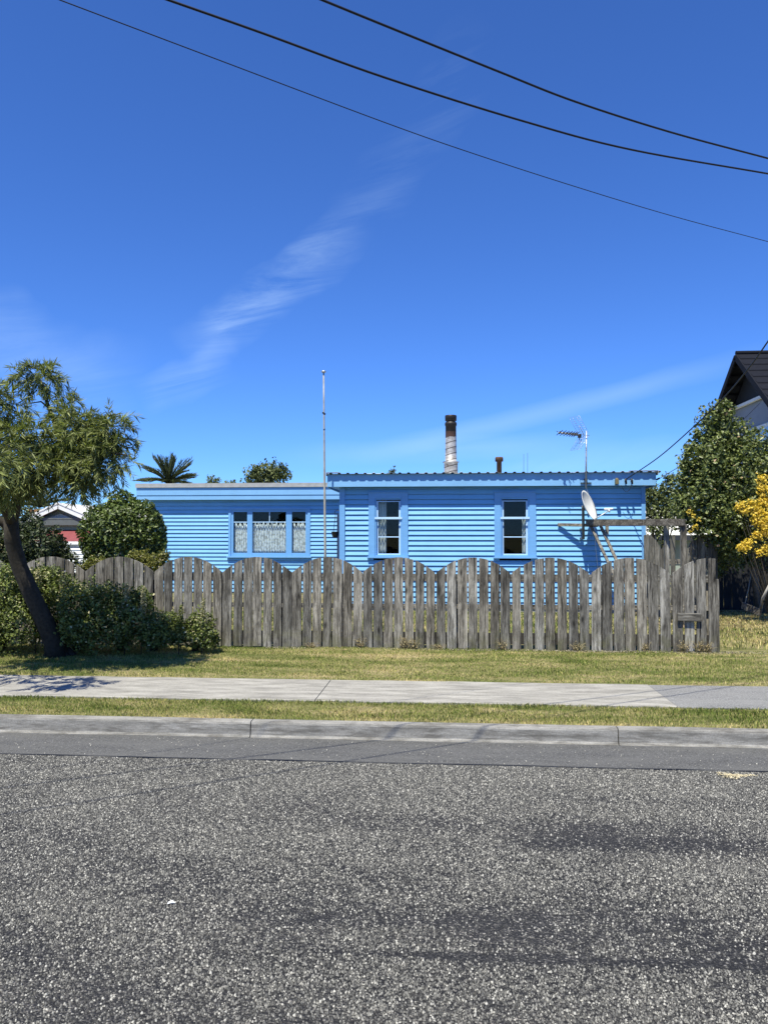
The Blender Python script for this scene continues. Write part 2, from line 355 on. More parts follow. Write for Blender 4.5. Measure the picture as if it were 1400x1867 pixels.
m = MB(); m.add([(-80, -5, 0), (80, -5, 0), (80, YS, 0), (-80, YS, 0)], [(0, 1, 2, 3)])
tag(m.build('road', asphalt_chip()), kind='structure')
def chips():
    x = rng.uniform(-5.2, 5.2, 800000); y = rng.uniform(1.7, YS-.004, 800000)
    k = np.abs(x+.04*y) < .9+.56*y; x, y = x[k], y[k]
    nb = np.array([mnoise.noise(Vector((a*.55, b*2.0, 0)))+.55*mnoise.noise(Vector((a*2.1, b*4.5, 5)))+.45*mnoise.noise(Vector((a*9, b*11, 9))) for a, b in zip(x[::1], y[::1])])
    band = np.exp(-((y-(PZ(900, 1748, 0).y+.02*x))/.024)**2)*np.clip((x+.75)*1.2, 0, 1)*1.5+np.exp(-((y-PZ(900, 1520, 0).y+.06*x)/.20)**2)*np.clip(x+.1, 0, 1)*.22
    keep = rng.random(len(x)) < np.clip(.56+.62*nb-band*.8+.45*np.clip((y-4.2)*1.2, 0, 1), .05, .98)
    x, y = x[keep], y[keep]; n = len(x)
    a = rng.random(n)*6.283; r = .0027+.0033*rng.random(n)**1.4; ns = 5; vs = []
    for i in range(ns):
        t = a+i*6.283/ns+rng.normal(size=n)*.22; rr_ = r*(.75+.5*rng.random(n)); vs.append(np.stack([x+np.cos(t)*rr_, y+np.sin(t)*rr_, np.full(n, -.0005)], 1))
    h = r*(.55+.75*rng.random(n)); top = []
    for i in range(3):
        t = a+.6+i*6.283/3+rng.normal(size=n)*.3; rr_ = r*(.25+.4*rng.random(n)); top.append(np.stack([x+np.cos(t)*rr_, y+np.sin(t)*rr_, h*(.7+.6*rng.random(n))], 1))
    v = np.stack(vs+top, 1).reshape(-1, 3); F = [(5, 6, 7), (0, 1, 5), (1, 6, 5), (1, 2, 6), (2, 3, 6), (3, 7, 6), (3, 4, 7), (4, 0, 5), (4, 5, 7)]
    F = np.array(F).reshape(-1); idx = (np.arange(n)[:, None]*8+F[None]).reshape(-1).astype(np.int32); nf = n*9
    me = bpy.data.meshes.new('stone_chips'); me.vertices.add(8*n); me.vertices.foreach_set('co', v.ravel()); me.loops.add(len(idx)); me.loops.foreach_set('vertex_index', idx)
    me.polygons.add(nf); me.polygons.foreach_set('loop_start', (np.arange(nf)*3).astype(np.int32)); me.polygons.foreach_set('loop_total', np.full(nf, 3, np.int32))
    mm, nt, b = mat('road_stone', .6, .35); ge = N(nt, 'ShaderNodeNewGeometry')
    c = ramp(nt, ge.outputs['Random Per Island'], [(0., (.024, .024, .024)), (.35, (.062, .062, .060)), (.65, (.118, .116, .109)), (.88, (.20, .196, .18)), (1., (.40, .39, .355))])
    nt.links.new(c, b.inputs['Base Color']); me.materials.append(mm); me.update(calc_edges=True)
    o = bpy.data.objects.new('stone_chips', me); C.objects.link(o); tag(o, 'pale stone chips bedded in the dark bitumen of the road', 'gravel', kind='stuff'); print('chips', n)
chips()
# smooth asphalt strip beside the kerb, slightly wavy seam
m = MB(); xv = [-80] + [i*.12 for i in range(-60, 61)] + [80]
va = [(x, YS + .012*mnoise.noise(Vector((x*1.3, 0, 0))) + .006*mnoise.noise(Vector((x*9, 4, 0))), .005) for x in xv]; vb = [(x, YK-.05, .0062) for x in xv]; n_ = len(xv)
vc = [(p[0], p[1]-.004, -.002) for p in va]
m.add(va+vb+vc, [(i, i+1, n_+i+1, n_+i) for i in range(n_-1)] + [(2*n_+i, 2*n_+i+1, i+1, i) for i in range(n_-1)])
tag(m.build('road_shoulder', asphalt_fine(base=.085, dust=.125)), kind='structure')
# tar line along the seam
m = MB()
for i in range(len(xv)-1):
    a, b_ = va[i], va[i+1]
    w0 = .0045+.005*mnoise.noise(Vector((a[0]*3, 7, 0))); w1 = .0045+.005*mnoise.noise(Vector((b_[0]*3, 7, 0)))
    m.add([(a[0], a[1]-w0, .0095), (b_[0], b_[1]-w1, .0095), (b_[0], b_[1]+w1, .0095), (a[0], a[1]+w0, .0095)], [(0, 1, 2, 3)])
tag(m.build('road_seam', plain('bitumen_seam', (.030, .031, .034), .7, var=.2)), kind='structure')
# kerb with joints
jx = [X(457, YK, 1320), X(1127, YK, 1335)]; L_ = jx[1]-jx[0]
cuts = [jx[0]+L_*k for k in range(-12, 13)]
m = MB()
for a, b_ in zip(cuts, cuts[1:]):
    a += .004; b_ -= .004
    pf = [(YK-.055, -.02), (YK-.055, .010), (YK-.02, .004), (YK-.008, .02), (YK, .100), (YK+.006, .114), (YK+.02, .120), (YK+.085, .122), (YK+.095, .10), (YK+.095, -.02)]
    nn = len(pf); seg = 14
    vs = [(a+(b_-a)*s_/seg, y+.002*mnoise.noise(Vector((a+s_, y*9, z*9))), z+.003*mnoise.noise(Vector(((a+(b_-a)*s_/seg)*2, y*5, 1)))) for s_ in range(seg+1) for y, z in pf]
    fs = [(s_*nn+k, (s_+1)*nn+k, (s_+1)*nn+(k+1) % nn, s_*nn+(k+1) % nn) for s_ in range(seg) for k in range(nn)]
    fs += [tuple(range(nn)), tuple(seg*nn+k for k in reversed(range(nn)))]
    m.add(vs, fs)
m.box((-60, YK-.05, -.025), (60, YK+.08, -.005))
tag(m.build('kerb', KERBC), kind='structure')
# footpath slabs
fx0 = PZ(578, 1272, .15).x; fx1 = (PZ(1232, 1287, .15).x+PZ(1180, 1247, .15).x)/2
m = MB()
slabs = [fx1 - (fx1-fx0)*k for k in range(0, 20)][::-1]
def slab(mm, a, b_, zt):
    n = 26; vs = []
    for k in range(n+1):
        x = a+(b_-a)*k/n
        j0 = .018*mnoise.noise(Vector((x*2.7, 1, 0)))+.008*mnoise.noise(Vector((x*11, 1, 0))); j1 = .022*mnoise.noise(Vector((x*2.7, 5, 0)))+.010*mnoise.noise(Vector((x*11, 5, 0)))
        vs += [(x, YV+j0, .10), (x, YV+j0, zt-.004), (x, YV+j0+.008, zt), (x, YP+j1-.008, zt), (x, YP+j1, zt-.004), (x, YP+j1, .10)]
    fs = [(k*6+j, (k+1)*6+j, (k+1)*6+(j+1) % 6, k*6+(j+1) % 6) for k in range(n) for j in range(6)] + [tuple(range(6)), tuple(n*6+j for j in reversed(range(6)))]
    mm.add(vs, fs)
for a, b_ in zip(slabs, slabs[1:]): slab(m, a+.004, b_-.004, .150)
tag(m.build('footpath', CONC), kind='structure')
m = MB(); slab(m, fx1+.002, 40, .147)
tag(m.build('asphalt_footpath', asphalt_fine('path_asphalt', .17, .24)), kind='structure')

# ------------------------------------------------------------------ weatherboards
PITCHB = .0938
def boards(mb, p0, dx, nrm, length, z0, z1, holes=(), thick=.024, top=None, m=0):
    """lapped boards on the wall line p0 + dx*s, outward normal nrm; holes are (s0, s1, za, zb)"""
    p0 = Vector((p0[0], p0[1], 0)); dx = Vector(dx); nrm = Vector(nrm)
    z = z0
    while z < z1 - .004:
        zt = min(z+PITCHB, z1); segs = [(0, length)]
        zm = (z+zt)/2
        for (a, b_, za, zb) in holes:
            if za < zm < zb:
                segs = [q for s in segs for q in ((s[0], min(s[1], a)), (max(s[0], b_), s[1])) if q[1]-q[0] > .002]
        for a, b_ in segs:
            n = max(1, int((b_-a)/.7)); vs = []
            for k in range(n+1):
                s = a+(b_-a)*k/n; P = p0+dx*s; w = .0014*mnoise.noise(Vector((P.x*1.3+P.y, z*7, 2)))
                for off, zz in ((thick+w, z), (thick+w, z+.005), (.004+w, zt-.016), (-.012, zt-.014), (-.010, zt+.002), (-.03, zt), (-.03, z)):
                    q = P+nrm*off; vs.append((q.x, q.y, zz+w*.6))
            fs = [(k*7+j, (k+1)*7+j, (k+1)*7+(j+1) % 7, k*7+(j+1) % 7) for k in range(n) for j in range(7)]
            fs += [tuple(reversed(range(7))), tuple(n*7+j for j in range(7))]
            mb.add(vs, fs, m)
        z = zt

# ------------------------------------------------------------------ the blue house
house = empty('blue_house', (X(900, YH), YH, .2), 'bright blue weatherboard house with two flat roofed blocks behind the grey paling fence', 'house')
XL, XR = X(623, YH), X(1172, YH)
OH = .19
zb = .285
z_fb = Z(886.5, YH-OH, 850); z_ft = Z(863, YH-OH, 850)
# windows of the front block
def zz(py): return Z(py, YH, 850)
w2 = dict(ax0=X(672, YH), ax1=X(744, YH), sx0=X(685, YH), sx1=X(731.5, YH), gx0=X(689.5, YH), gx1=X(727, YH), side='left')
w3 = dict(ax0=X(901, YH), ax1=X(977, YH), sx0=X(914, YH), sx1=X(963.5, YH), gx0=X(918.5, YH), gx1=X(959, YH), side='right')
z_top, z_sill = zz(898), zz(1015)
z_s0, z_s1 = zz(1013.5), zz(910)
holes = [(w['sx0']-.04-XL, w['sx1']+.04-XL, z_s0-.06, z_s1+.05) for w in (w2, w3)]
m = MB(); boards(m, (XL, YH), (1, 0, 0), (0, -1, 0), XR-XL, zb, z_fb+.05, holes)
boards(m, (XL, YH+5.5), (0, -1, 0), (-1, 0, 0), 5.5, zb, z_fb+.02)
boards(m, (XR, YH), (0, 1, 0), (1, 0, 0), 5.5, zb, z_fb+.02)
boards(m, (XR, YH+5.5), (-1, 0, 0), (0, 1, 0), XR-XL, zb, z_fb-.1)
m.build('wall', PAINT, house)
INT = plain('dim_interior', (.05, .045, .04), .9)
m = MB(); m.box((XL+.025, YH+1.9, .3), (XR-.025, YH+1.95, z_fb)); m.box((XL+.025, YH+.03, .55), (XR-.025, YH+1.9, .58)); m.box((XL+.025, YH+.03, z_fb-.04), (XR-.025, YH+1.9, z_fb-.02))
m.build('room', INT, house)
m = MB(); m.box((XL+.03, YH+.01, .12), (XR-.03, YH+5.4, zb-.004)); m.build('foundation', FOUND, house)
for xa, xb, ya, yb in ((XL-.012, XL+.062, YH-.040, YH-.0265), (XL-.040, XL-.0125, YH-.040, YH+.05), (XR-.03, XR+.012, YH-.040, YH-.0265), (XR+.0125, XR+.040, YH-.040, YH+.05)):
    m = MB(); m.box((xa, ya, zb), (xb, yb, z_fb)); m.build('corner_board', TRIM, house)
# fascia, soffit
fxl, fxr = X(596.5, YH-OH), X(1197, YH-OH)
m = MB(); m.box((fxl, YH-OH, z_fb), (fxr, YH-OH+.022, z_ft-.003)); m.box((fxl-.001, YH-OH+.023, z_fb-.02), (fxl+.021, YH+5.7, z_ft-.02)); m.box((fxr-.021, YH-OH+.023, z_fb-.02), (fxr+.001, YH+5.7, z_ft-.02))
m.build('fascia', FASCIA, house, .002)
m = MB(); m.box((fxl+.022, YH-OH+.023, z_fb+.012), (fxr-.022, YH-.021, z_fb+.024))
m.box((fxl+.022, YH-.02, z_fb+.012), (XL-.021, YH+5.6, z_fb+.024)); m.box((XR+.021, YH-.02, z_fb+.012), (fxr-.022, YH+5.6, z_fb+.024))
m.build('soffit', TRIM, house)
# ribbed roof sheet: pans with raised ribs, sloping down to the back
def ribbed(x0, x1, y0, y1, za, zb_, pitch=.158, h=.020):
    mb = MB(); prof = []; x = x0; k = 0
    while x < x1-.02:
        prof += [(x, 0), (x+pitch*.30, 0), (x+pitch*.40, h), (x+pitch*.60, h), (x+pitch*.70, 0)]; x += pitch
    prof.append((min(x, x1), 0)); n = len(prof)
    ys_ = [y0 + (y1-y0)*j/3 for j in range(4)]
    for t in (0, .0022):
        pass
    vs = []
    for j, y in enumerate(ys_):
        zc = za+(zb_-za)*j/3
        vs += [(p[0], y + (.006*mnoise.noise(Vector((p[0]*2, 0, 5))) if j == 0 else 0), zc+p[1]) for p in prof] + [(p[0], y, zc+p[1]-.0035) for p in prof]
    for j in range(3):
        a, b_ = j*2*n, (j+1)*2*n
        mb.f += []
    fs = []
    for j in range(3):
        a, b_ = j*2*n, (j+1)*2*n
        fs += [(a+i, a+i+1, b_+i+1, b_+i) for i in range(n-1)] + [(a+n+i, b_+n+i, b_+n+i+1, a+n+i+1) for i in range(n-1)]
    fs += [(i, n+i, n+i+1, i+1) for i in range(n-1)]
    mb.add(vs, fs); return mb
m = ribbed(fxl-.01, fxr+.02, YH-OH-.062, YH+5.8, z_ft+.002, z_ft-.30)
roof = m.build('roof', ROOFMETAL, house)
PF = plain('pale_flashing', (.62, .62, .60), .4, .4, .2)
for qa, qb in (((fxl-.012, YH-OH-.066, z_ft+.026), (X(619, YH-.25), YH-OH+.12, z_ft+.030)), ((X(1150, YH-.25), YH-OH-.066, z_ft+.026), (fxr+.022, YH-OH+.15, z_ft+.030)), ((X(776, YH), YH+.62, z_ft+.022), (X(853, YH), YH+1.75, z_ft+.027)),
               ((fxr+.0225, YH-OH-.066, z_ft-.05), (fxr+.0265, YH+5.6, z_ft+.030)), ((fxl-.0165, YH-OH-.066, z_ft-.03), (fxl-.0125, YH+5.6, z_ft+.030))):
    m = MB(); m.box(qa, qb); m.build('flashing', PF, roof)
# flue
YC = YH+1.1
fc = PY(822, 861, YC); pxm = fc.length and (PY(823, 861, YC)-PY(822, 861, YC)).length
def fz(py): return Z(py, YC, 822)
def flue_mat():
    mm, nt, b = mat('flue_metal', .5, .4); b.inputs['Metallic'].default_value = .25
    sp = N(nt, 'ShaderNodeSeparateXYZ', i={0: objco(nt)})
    # helical strap
    dx = M2(nt, 'SUBTRACT', sp.outputs[0], fc.x)
    hz = M2(nt, 'ADD', sp.outputs[2], M2(nt, 'MULTIPLY', dx, -.28))
    fr = M2(nt, 'FRACT', M2(nt, 'DIVIDE', hz, .118))
    line = M2(nt, 'LESS_THAN', fr, .13)
    n = N(nt, 'ShaderNodeTexNoise', i={'Vector': objco(nt, (9, 9, 14)), 'Scale': 1., 'Detail': 6., 'Roughness': .7})
    c = ramp(nt, n.outputs[0], [(.30, (.11, .075, .055)), (.42, (.30, .28, .265)), (.6, (.50, .49, .48)), (.75, (.66, .65, .63))])
    c = mixc(nt, line, c, (.06, .045, .038))
    t = M2(nt, 'ADD', sp.outputs[2], M2(nt, 'MULTIPLY', M2(nt, 'SUBTRACT', n.outputs[0], .5), .10))
    z1, z2_ = fz(797), fz(787)
    c = mixc(nt, M2(nt, 'GREATER_THAN', t, z1), c, (.10, .055, .042))
    c = mixc(nt, M2(nt, 'GREATER_THAN', t, z2_), c, (.026, .022, .020))
    nt.links.new(c, b.inputs['Base Color']); return mm
def rr(px): return px*pxm/2
b0 = z_ft-.1
m = MB(); m.lathe((fc.x, YC, 0), [(rr(25), b0), (rr(25), fz(856)), (rr(25.2), fz(843.6)), (rr(30), fz(843)), (rr(30), fz(842)), (rr(21), fz(841)), (rr(20.6), fz(825)), (rr(20), fz(800)), (rr(19.5), fz(777)),
    (rr(21), fz(776.5)), (rr(22), fz(773)), (rr(21), fz(770.5)), (rr(17), fz(769)), (rr(17), fz(767.5)), (rr(21), fz(767)), (rr(21.4), fz(759)), (rr(20.5), fz(757.3)), (rr(5), fz(757))], 28)
m.build('chimney_flue', flue_mat(), roof)
vc_ = PY(910, 861, YC)
m = MB(); m.lathe((vc_.x, YC, 0), [(rr(9), b0), (rr(9), fz(842)), (rr(14.5), fz(842)), (rr(14.5), fz(836)), (rr(13), fz(834)), (rr(3), fz(833.5))], 18); m.build('vent_pipe', RUST, roof)
m = MB()
for px, top in ((954.5, 827), (961.5, 826)): p = PY(px, 861, YC+.3); m.tube([(p.x, YC+.3, b0), (p.x+.004, YC+.3, Z(top, YC+.3, 958))], .0035, 6)
m.build('roof_rod', DARK, roof)

def glassmat():
    mm = bpy.data.materials.new('window_glass'); mm.use_nodes = True; nt = mm.node_tree; nt.nodes.clear()
    tr = N(nt, 'ShaderNodeBsdfTransparent', i={0: (.86, .90, .92, 1)}); gl = N(nt, 'ShaderNodeBsdfGlossy', i={'Color': (.9, .95, 1, 1), 'Roughness': .015})
    fr = N(nt, 'ShaderNodeFresnel', i={'IOR': 1.55}); mx = N(nt, 'ShaderNodeMixShader', i={0: M2(nt, 'MULTIPLY', fr.outputs[0], .3, clamp=True), 1: tr.outputs[0], 2: gl.outputs[0]})
    nt.links.new(mx.outputs[0], N(nt, 'ShaderNodeOutputMaterial').inputs[0]); return mm
GLASS = glassmat()
CLOTH = plain('white_curtain', (.62, .61, .57), .9, .1, var=.1, scale=30)
def lacemat():
    mm, nt, b = mat('lace_curtain', .9, .1)
    v = N(nt, 'ShaderNodeTexVoronoi', i={'Vector': objco(nt, (22, 22, 15)), 'Scale': 1.}); n = N(nt, 'ShaderNodeTexNoise', i={'Vector': objco(nt, (70, 70, 45)), 'Scale': 1., 'Detail': 2.})
    hgt = M2(nt, 'ADD', v.outputs['Distance'], M2(nt, 'MULTIPLY', n.outputs[0], .6))
    c = ramp(nt, hgt, [(.5, (.97, .97, .94)), (1.0, (.78, .78, .75))])
    nt.links.new(c, b.inputs['Base Color'])
    tr = N(nt, 'ShaderNodeBsdfTransparent'); mx = N(nt, 'ShaderNodeMixShader', i={0: ramp(nt, hgt, [(.8, .0), (1.15, .4)]), 1: b.outputs[0], 2: tr.outputs[0]})
    nt.links.new(mx.outputs[0], nt.nodes['Material Output'].inputs[0]); return mm
LACE = lacemat()
def curtain(name, x0, x1, z0, z1, y, mtl, parent, folds=14, amp=.02, scallop=0, seed=0):
    nx, nz_ = max(24, int((x1-x0)*90)), 8; vs = []
    for j in range(nz_+1):
        for i in range(nx+1):
            u = i/nx; x = x0+(x1-x0)*u; top = z1 - (scallop*(.5+.5*math.cos(u*(x1-x0)/.105*2*math.pi)) + scallop*.8*mnoise.noise(Vector((x*6, seed, 0))) if scallop else 0)
            z = z0+(top-z0)*j/nz_
            vs.append((x, y+amp*math.sin(u*folds*2*math.pi+seed+.5*mnoise.noise(Vector((x*4, z*.3, seed)))), z))
    mb = MB(); mb.add(vs, [(j*(nx+1)+i, j*(nx+1)+i+1, (j+1)*(nx+1)+i+1, (j+1)*(nx+1)+i) for j in range(nz_) for i in range(nx)], 0, True)
    o = mb.build(name, mtl, parent); sl = o.modifiers.new('thickness', 'SOLIDIFY'); sl.thickness = .002; return o

for w in (w2, w3):
    m = MB(); yf = YH-.034
    # architrave
    m.box((w['ax0'], yf, z_sill+.0), (w['sx0']-.012, YH-.0, z_top)); m.box((w['sx1']+.012, yf, z_sill), (w['ax1'], YH, z_top)); m.box((w['sx0']-.012, yf, z_s1+.02), (w['sx1']+.012, YH, z_top))
    m.box((w['ax0']-.01, yf-.012, z_top+.001), (w['ax1']+.01, YH, z_top+.018))
    win = m.build('window', TRIM, house, .002)
    m = MB()   # frame lining
    m.box((w['sx0']-.0115, YH-.020, z_sill), (w['sx0']+.012, YH+.08, z_s1+.0195)); m.box((w['sx1']-.012, YH-.020, z_sill), (w['sx1']+.0115, YH+.08, z_s1+.0195))
    m.box((w['sx0']+.0125, YH-.020, z_s1-.006), (w['sx1']-.0125, YH+.08, z_s1+.0195)); m.box((w['sx0']+.0125, YH-.018, z_sill), (w['sx1']-.0125, YH+.08, z_s0+.012))
    m.build('frame', TRIM, win, .0015)
    m = MB(); m.box((w['ax0']-.02, YH-.075, z_sill-.030), (w['ax1']+.02, YH, z_sill-.001)); m.build('sill', TRIM, win, .003)
    m = MB(); g0, g1 = w['gx0'], w['gx1']; zg0, zg1 = zz(1011), zz(913.5)
    zm1, zm2 = zz(944), zz(979)
    a0, a1 = w['sx0']+.0125, w['sx1']-.0125
    for (ya, yb, q0, q1) in ((YH+.004, YH+.034, zm1-.012, zg1+.008), (YH+.036, YH+.066, z_s0+.0125, zm1+.016)):
        m.box((a0, ya, q0), (g0, yb, q1)); m.box((g1, ya, q0), (a1, yb, q1))
    m.box((g0, YH-.004, zm1-.022), (g1, YH+.034, zm1+.014)); m.box((a0-.03, YH-.042, zm1-.026), (a1+.03, YH-.0345, zm1+.012))
    m.box((g0, YH+.004, zg1-.010), (g1, YH+.034, zg1+.008)); m.box((g0, YH+.036, z_s0+.0125), (g1, YH+.066, zg0+.012)); m.box((g0, YH+.040, zm2-.010), (g1, YH+.058, zm2+.008))
    m.build('sash', SASH, win, .0015)
    m = MB(); m.box((g0-.004, YH+.016, zm1), (g1+.004, YH+.020, zg1+.002)); m.box((g0-.004, YH+.048, zg0), (g1+.004, YH+.052, zm1+.01)); m.build('glass', GLASS, win)
    if w['side'] == 'left': curtain('curtain', g0-.02, X(704, YH), zg0-.03, zg1+.03, YH+.095, CLOTH, win, 3, .018, seed=1)
    else: curtain('curtain', X(952.5, YH), g1+.03, zg0-.03, zm1+.02, YH+.095, CLOTH, win, 2, .012, seed=4)

# wing
wx0 = X(276, YW); wx1 = XL+.6
WO = .19
def zw(py): return Z(py, YW, 430)
zwf = Z(911, YW-WO, 430)
W1 = dict(x0=X(417, YW), x1=X(566, YW), z0=zw(1014), z1=zw(926))
m = MB(); boards(m, (wx0, YW), (1, 0, 0), (0, -1, 0), wx1-wx0, zb-.05, zwf+.04, [(W1['x0']+.03-wx0, W1['x1']-.03-wx0, W1['z0'], W1['z1']-.02)])
boards(m, (wx0, YW+5), (0, -1, 0), (-1, 0, 0), 5, zb-.05, zwf+.02)
boards(m, (wx1, YW+5), (-1, 0, 0), (0, 1, 0), wx1-wx0, zb-.05, zwf+.02)
boards(m, (wx1, YW), (0, 1, 0), (1, 0, 0), 5, zb-.05, zwf+.02)
m.build('wing_wall', PAINT, house)
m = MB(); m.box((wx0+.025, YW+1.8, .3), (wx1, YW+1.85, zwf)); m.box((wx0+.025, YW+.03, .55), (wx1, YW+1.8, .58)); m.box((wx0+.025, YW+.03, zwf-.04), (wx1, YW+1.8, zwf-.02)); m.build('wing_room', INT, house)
m = MB(); m.box((wx0+.03, YW+.01, .12), (wx1, YW+4.9, zb-.054)); m.build('foundation', FOUND, house)
fw0, fw1 = X(248, YW-WO), XL-.03
m = MB(); zA, zB, zC = Z(888.5, YW-WO, 430), Z(902.5, YW-WO, 430), zwf
m.box((fw0, YW-WO, zB), (fw1, YW-WO+.02, zA)); m.box((fw0+.02, YW-WO+.012, zC), (fw1, YW-WO+.032, zB-.001)); m.box((fw0, YW-WO+.021, zC), (fw0+.019, YW+5.2, zA))
m.build('wing_fascia', FASCIA, house, .002)
m = MB(); m.box((fw0+.02, YW-WO+.033, zC+.012), (fw1, YW-.021, zC+.022)); m.box((fw0+.02, YW-.02, zC+.012), (wx0-.021, YW+5, zC+.022)); m.build('wing_soffit', TRIM, house)
m = MB(); z0r, z1r = Z(888.3, YW-WO-.03, 430), Z(880.5, YW-WO-.03, 430)
m.box((fw0-.02, YW-WO-.02, z0r+.003), (fw1, YW-WO+.1, z1r)); m.box((fw0-.021, YW-WO-.03, z0r), (fw1, YW-WO-.021, z0r+.018)); m.box((fw0-.02, YW-WO+.101, z1r-.06), (fw1-.0, YW+5.3, z1r-.03))
m.build('wing_roof', plain('grey_flashing', (.36, .36, .35), .55, .4, .2, .15, 8), house)
m = MB(); yf = YW-.034; x0, x1, z0, z1 = W1['x0'], W1['x1'], W1['z0'], W1['z1']
pn = [(X(425.7, YW), X(450.8, YW)), (X(460.2, YW), X(521.5, YW)), (X(532.2, YW), X(557.2, YW))]
zp0, zp1 = zw(1008), zw(933.5); zt_ = zw(952)
m.box((x0, yf, z0-.0), (x0+.06, YW, z1)); m.box((x1-.06, yf, z0), (x1, YW, z1)); m.box((x0+.06, yf, z1-.05), (x1-.06, YW, z1))
win = m.build('window', TRIM, house, .002)
m = MB()
ed = [x0+.0605, pn[0][0], pn[0][1], pn[1][0], pn[1][1], pn[2][0], pn[2][1], x1-.0605]
for k in range(0, 8, 2):
    m.box((ed[k], YW-.015, z0), (ed[k+1], YW+.04, z1-.0505))
for a, b_ in pn:
    m.box((a, YW-.011, z0), (b_, YW+.036, zp0)); m.box((a, YW-.011, zp1), (b_, YW+.036, z1-.0515))
m.build('frame', TRIM, win, .002)
m = MB()
for a, b_ in pn: m.box((a, YW-.003, zt_-.008), (b_, YW+.018, zt_+.010))
xm = X(491.3, YW); m.box((xm-.008, YW-.003, zt_+.0105), (xm+.008, YW+.018, zp1))
m.build('glazing_bar', SASH, win)
m = MB()
for a, b_ in pn: m.box((a-.003, YW+.022, zp0-.003), (b_+.003, YW+.026, zp1+.003))
m.build('glass', GLASS, win)
m = MB(); m.box((x0-.03, YW-.085, z0-.036), (x1+.03, YW, z0-.001)); m.build('sill', TRIM, win, .003)
for k, (a, b_) in enumerate(pn): curtain('lace_curtain', a-.01, b_+.01, zp0-.03, zw(951 if k != 1 else 950), YW+.075, LACE, win, int((b_-a)*13)+3, .016, .10, k*3+1)
# small weatherproof lamp box and cable insulators on the fascia
m = MB(); p = PY(1124, 878, YH-OH-.03); m.box((p.x-.028, YH-OH-.09, p.z-.05), (p.x+.028, YH-OH-.001, p.z+.04)); m.lathe((p.x, YH-OH-.045, p.z+.04), [(.03, 0), (.026, .015), (.012, .024)], 14)
m.build('junction_box', plain('ochre_plastic', (.15, .125, .06), .5), house, .006)
ins = []
for px in (1141, 1152):
    m = MB(); p = PY(px, 877, YH-OH-.06); m.tube([(p.x, YH-OH-.001, p.z), (p.x, YH-OH-.06, p.z)], .012, 8); m.tube([(p.x-.01, YH-OH-.06, p.z+.045), (p.x, YH-OH-.06, p.z), (p.x+.008, YH-OH-.06, p.z-.055)], [.016, .02, .012], 10)
    m.build('insulator', DARK, house); ins.append(Vector((p.x, YH-OH-.065, p.z+.03)))
# dangling loop of cable between insulators
m = MB(); a, b_ = ins; m.tube([a+(b_-a)*t + Vector((-.08*(1-t), .02, -.22*math.sin(math.pi*(.15+t*.7)))) for t in [k/10 for k in range(11)]], .004, 6); m.build('cable_loop', DARK, house)

# ------------------------------------------------------------------ fences
def scallop_top(x, cusps, zlow, zhigh):
    for a, b_ in zip(cusps, cusps[1:]):
        if a <= x <= b_:
            t = (x-a)/(b_-a)*2-1
            return zlow + (zhigh-zlow)*(1-abs(t)**2.05)
    return zlow
def paling(mb, x0, x1, y, zbot, topf, thick=.019, lean=0, seed=0, curl=0):
    n = 5; m_ = 8; fr = []; 
    def jit(z, s): return .0022*mnoise.noise(Vector((seed*3.1+s, z*5, 0)))+.0012*mnoise.noise(Vector((seed*5.1+s, z*19, 0)))
    vs = []
    for face, yy in ((0, y), (1, y+thick)):
        for j in range(m_+1):
            for i in range(n+1):
                u = i/n; xt = x0+(x1-x0)*u; tz = topf(xt) + (.004*mnoise.noise(Vector((xt*70, seed, 1))))
                z = zbot+(tz-zbot)*j/m_
                x = xt + lean*(z-zbot) + (jit(z, 0) if i == 0 else jit(z, 9) if i == n else 0)
                vs.append((x, yy + curl*((u-.5)**2)*4*.5 + .004*mnoise.noise(Vector((seed, z*2, 3))), z))
    w = n+1; B = (m_+1)*w; fs = []
    for j in range(m_):
        for i in range(n):
            a = j*w+i; fs += [(a, a+1, a+w+1, a+w), (B+a, B+a+w, B+a+w+1, B+a+1)]
        fs += [(j*w, (j+1)*w, B+(j+1)*w, B+j*w), (j*w+n, B+j*w+n, B+(j+1)*w+n, (j+1)*w+n)]
    for i in range(n):
        fs += [(m_*w+i, m_*w+i+1, B+m_*w+i+1, B+m_*w+i), (i, B+i, B+i+1, i+1)]
    mb.add(vs, fs)
fence = empty('paling_fence', (0, YF, .2), 'long weathered grey scalloped paling fence with a letter slot, along the lawn', 'fence')
cus_px = [-360, -228, -95, 30, 155, 281, 405.5, 532, 660, 794, 931, 1075, 1223, 1368]
cusps = [X(p, YF) for p in cus_px]
zlow, zhigh = Z(1045.5, YF, 800), Z(1016.5, YF, 800)
r1 = [(115,185),(205,268),(285,350),(358,425),(440,503),(523,582),(595,665),(670,740),(755,820),(835,900),(915,982),(993,1062),(1075,1142),(1155,1222),(1237,1305)]
r2 = [(5,75),(88,155),(170,238),(257,320),(340,405),(425,490),(508,573),(592,660),(677,750),(762,830),(845,915),(935,1003),(1015,1088),(1110,1173),(1200,1265),(1290,1358)]
r3 = [(60,127),(147,213),(232,298),(315,382),(402,468),(483,552),(570,642),(655,725),(745,815),(830,900),(918,990),(1010,1080),(1100,1167),(1188,1255),(1280,1330)]
pal = [(380+a/4.375, 380+b/4.375) for a, b in r1] + [(680+a/4.375, 680+b/4.375) for a, b in r2] + [(980+a/4.118, 980+b/4.118) for a, b in r3]
left = []
for a, b in zip(cus_px[:6], cus_px[1:7]):
    for k in range(7):
        pc = (b-a)/7; left.append((a+pc*k+.095*pc, a+pc*(k+1)-.095*pc))
pal = left + pal
def botz(px): return Z(1177 + (px-400)*13/910., YF, px) if px > 300 else Z(1176, YF, 350)
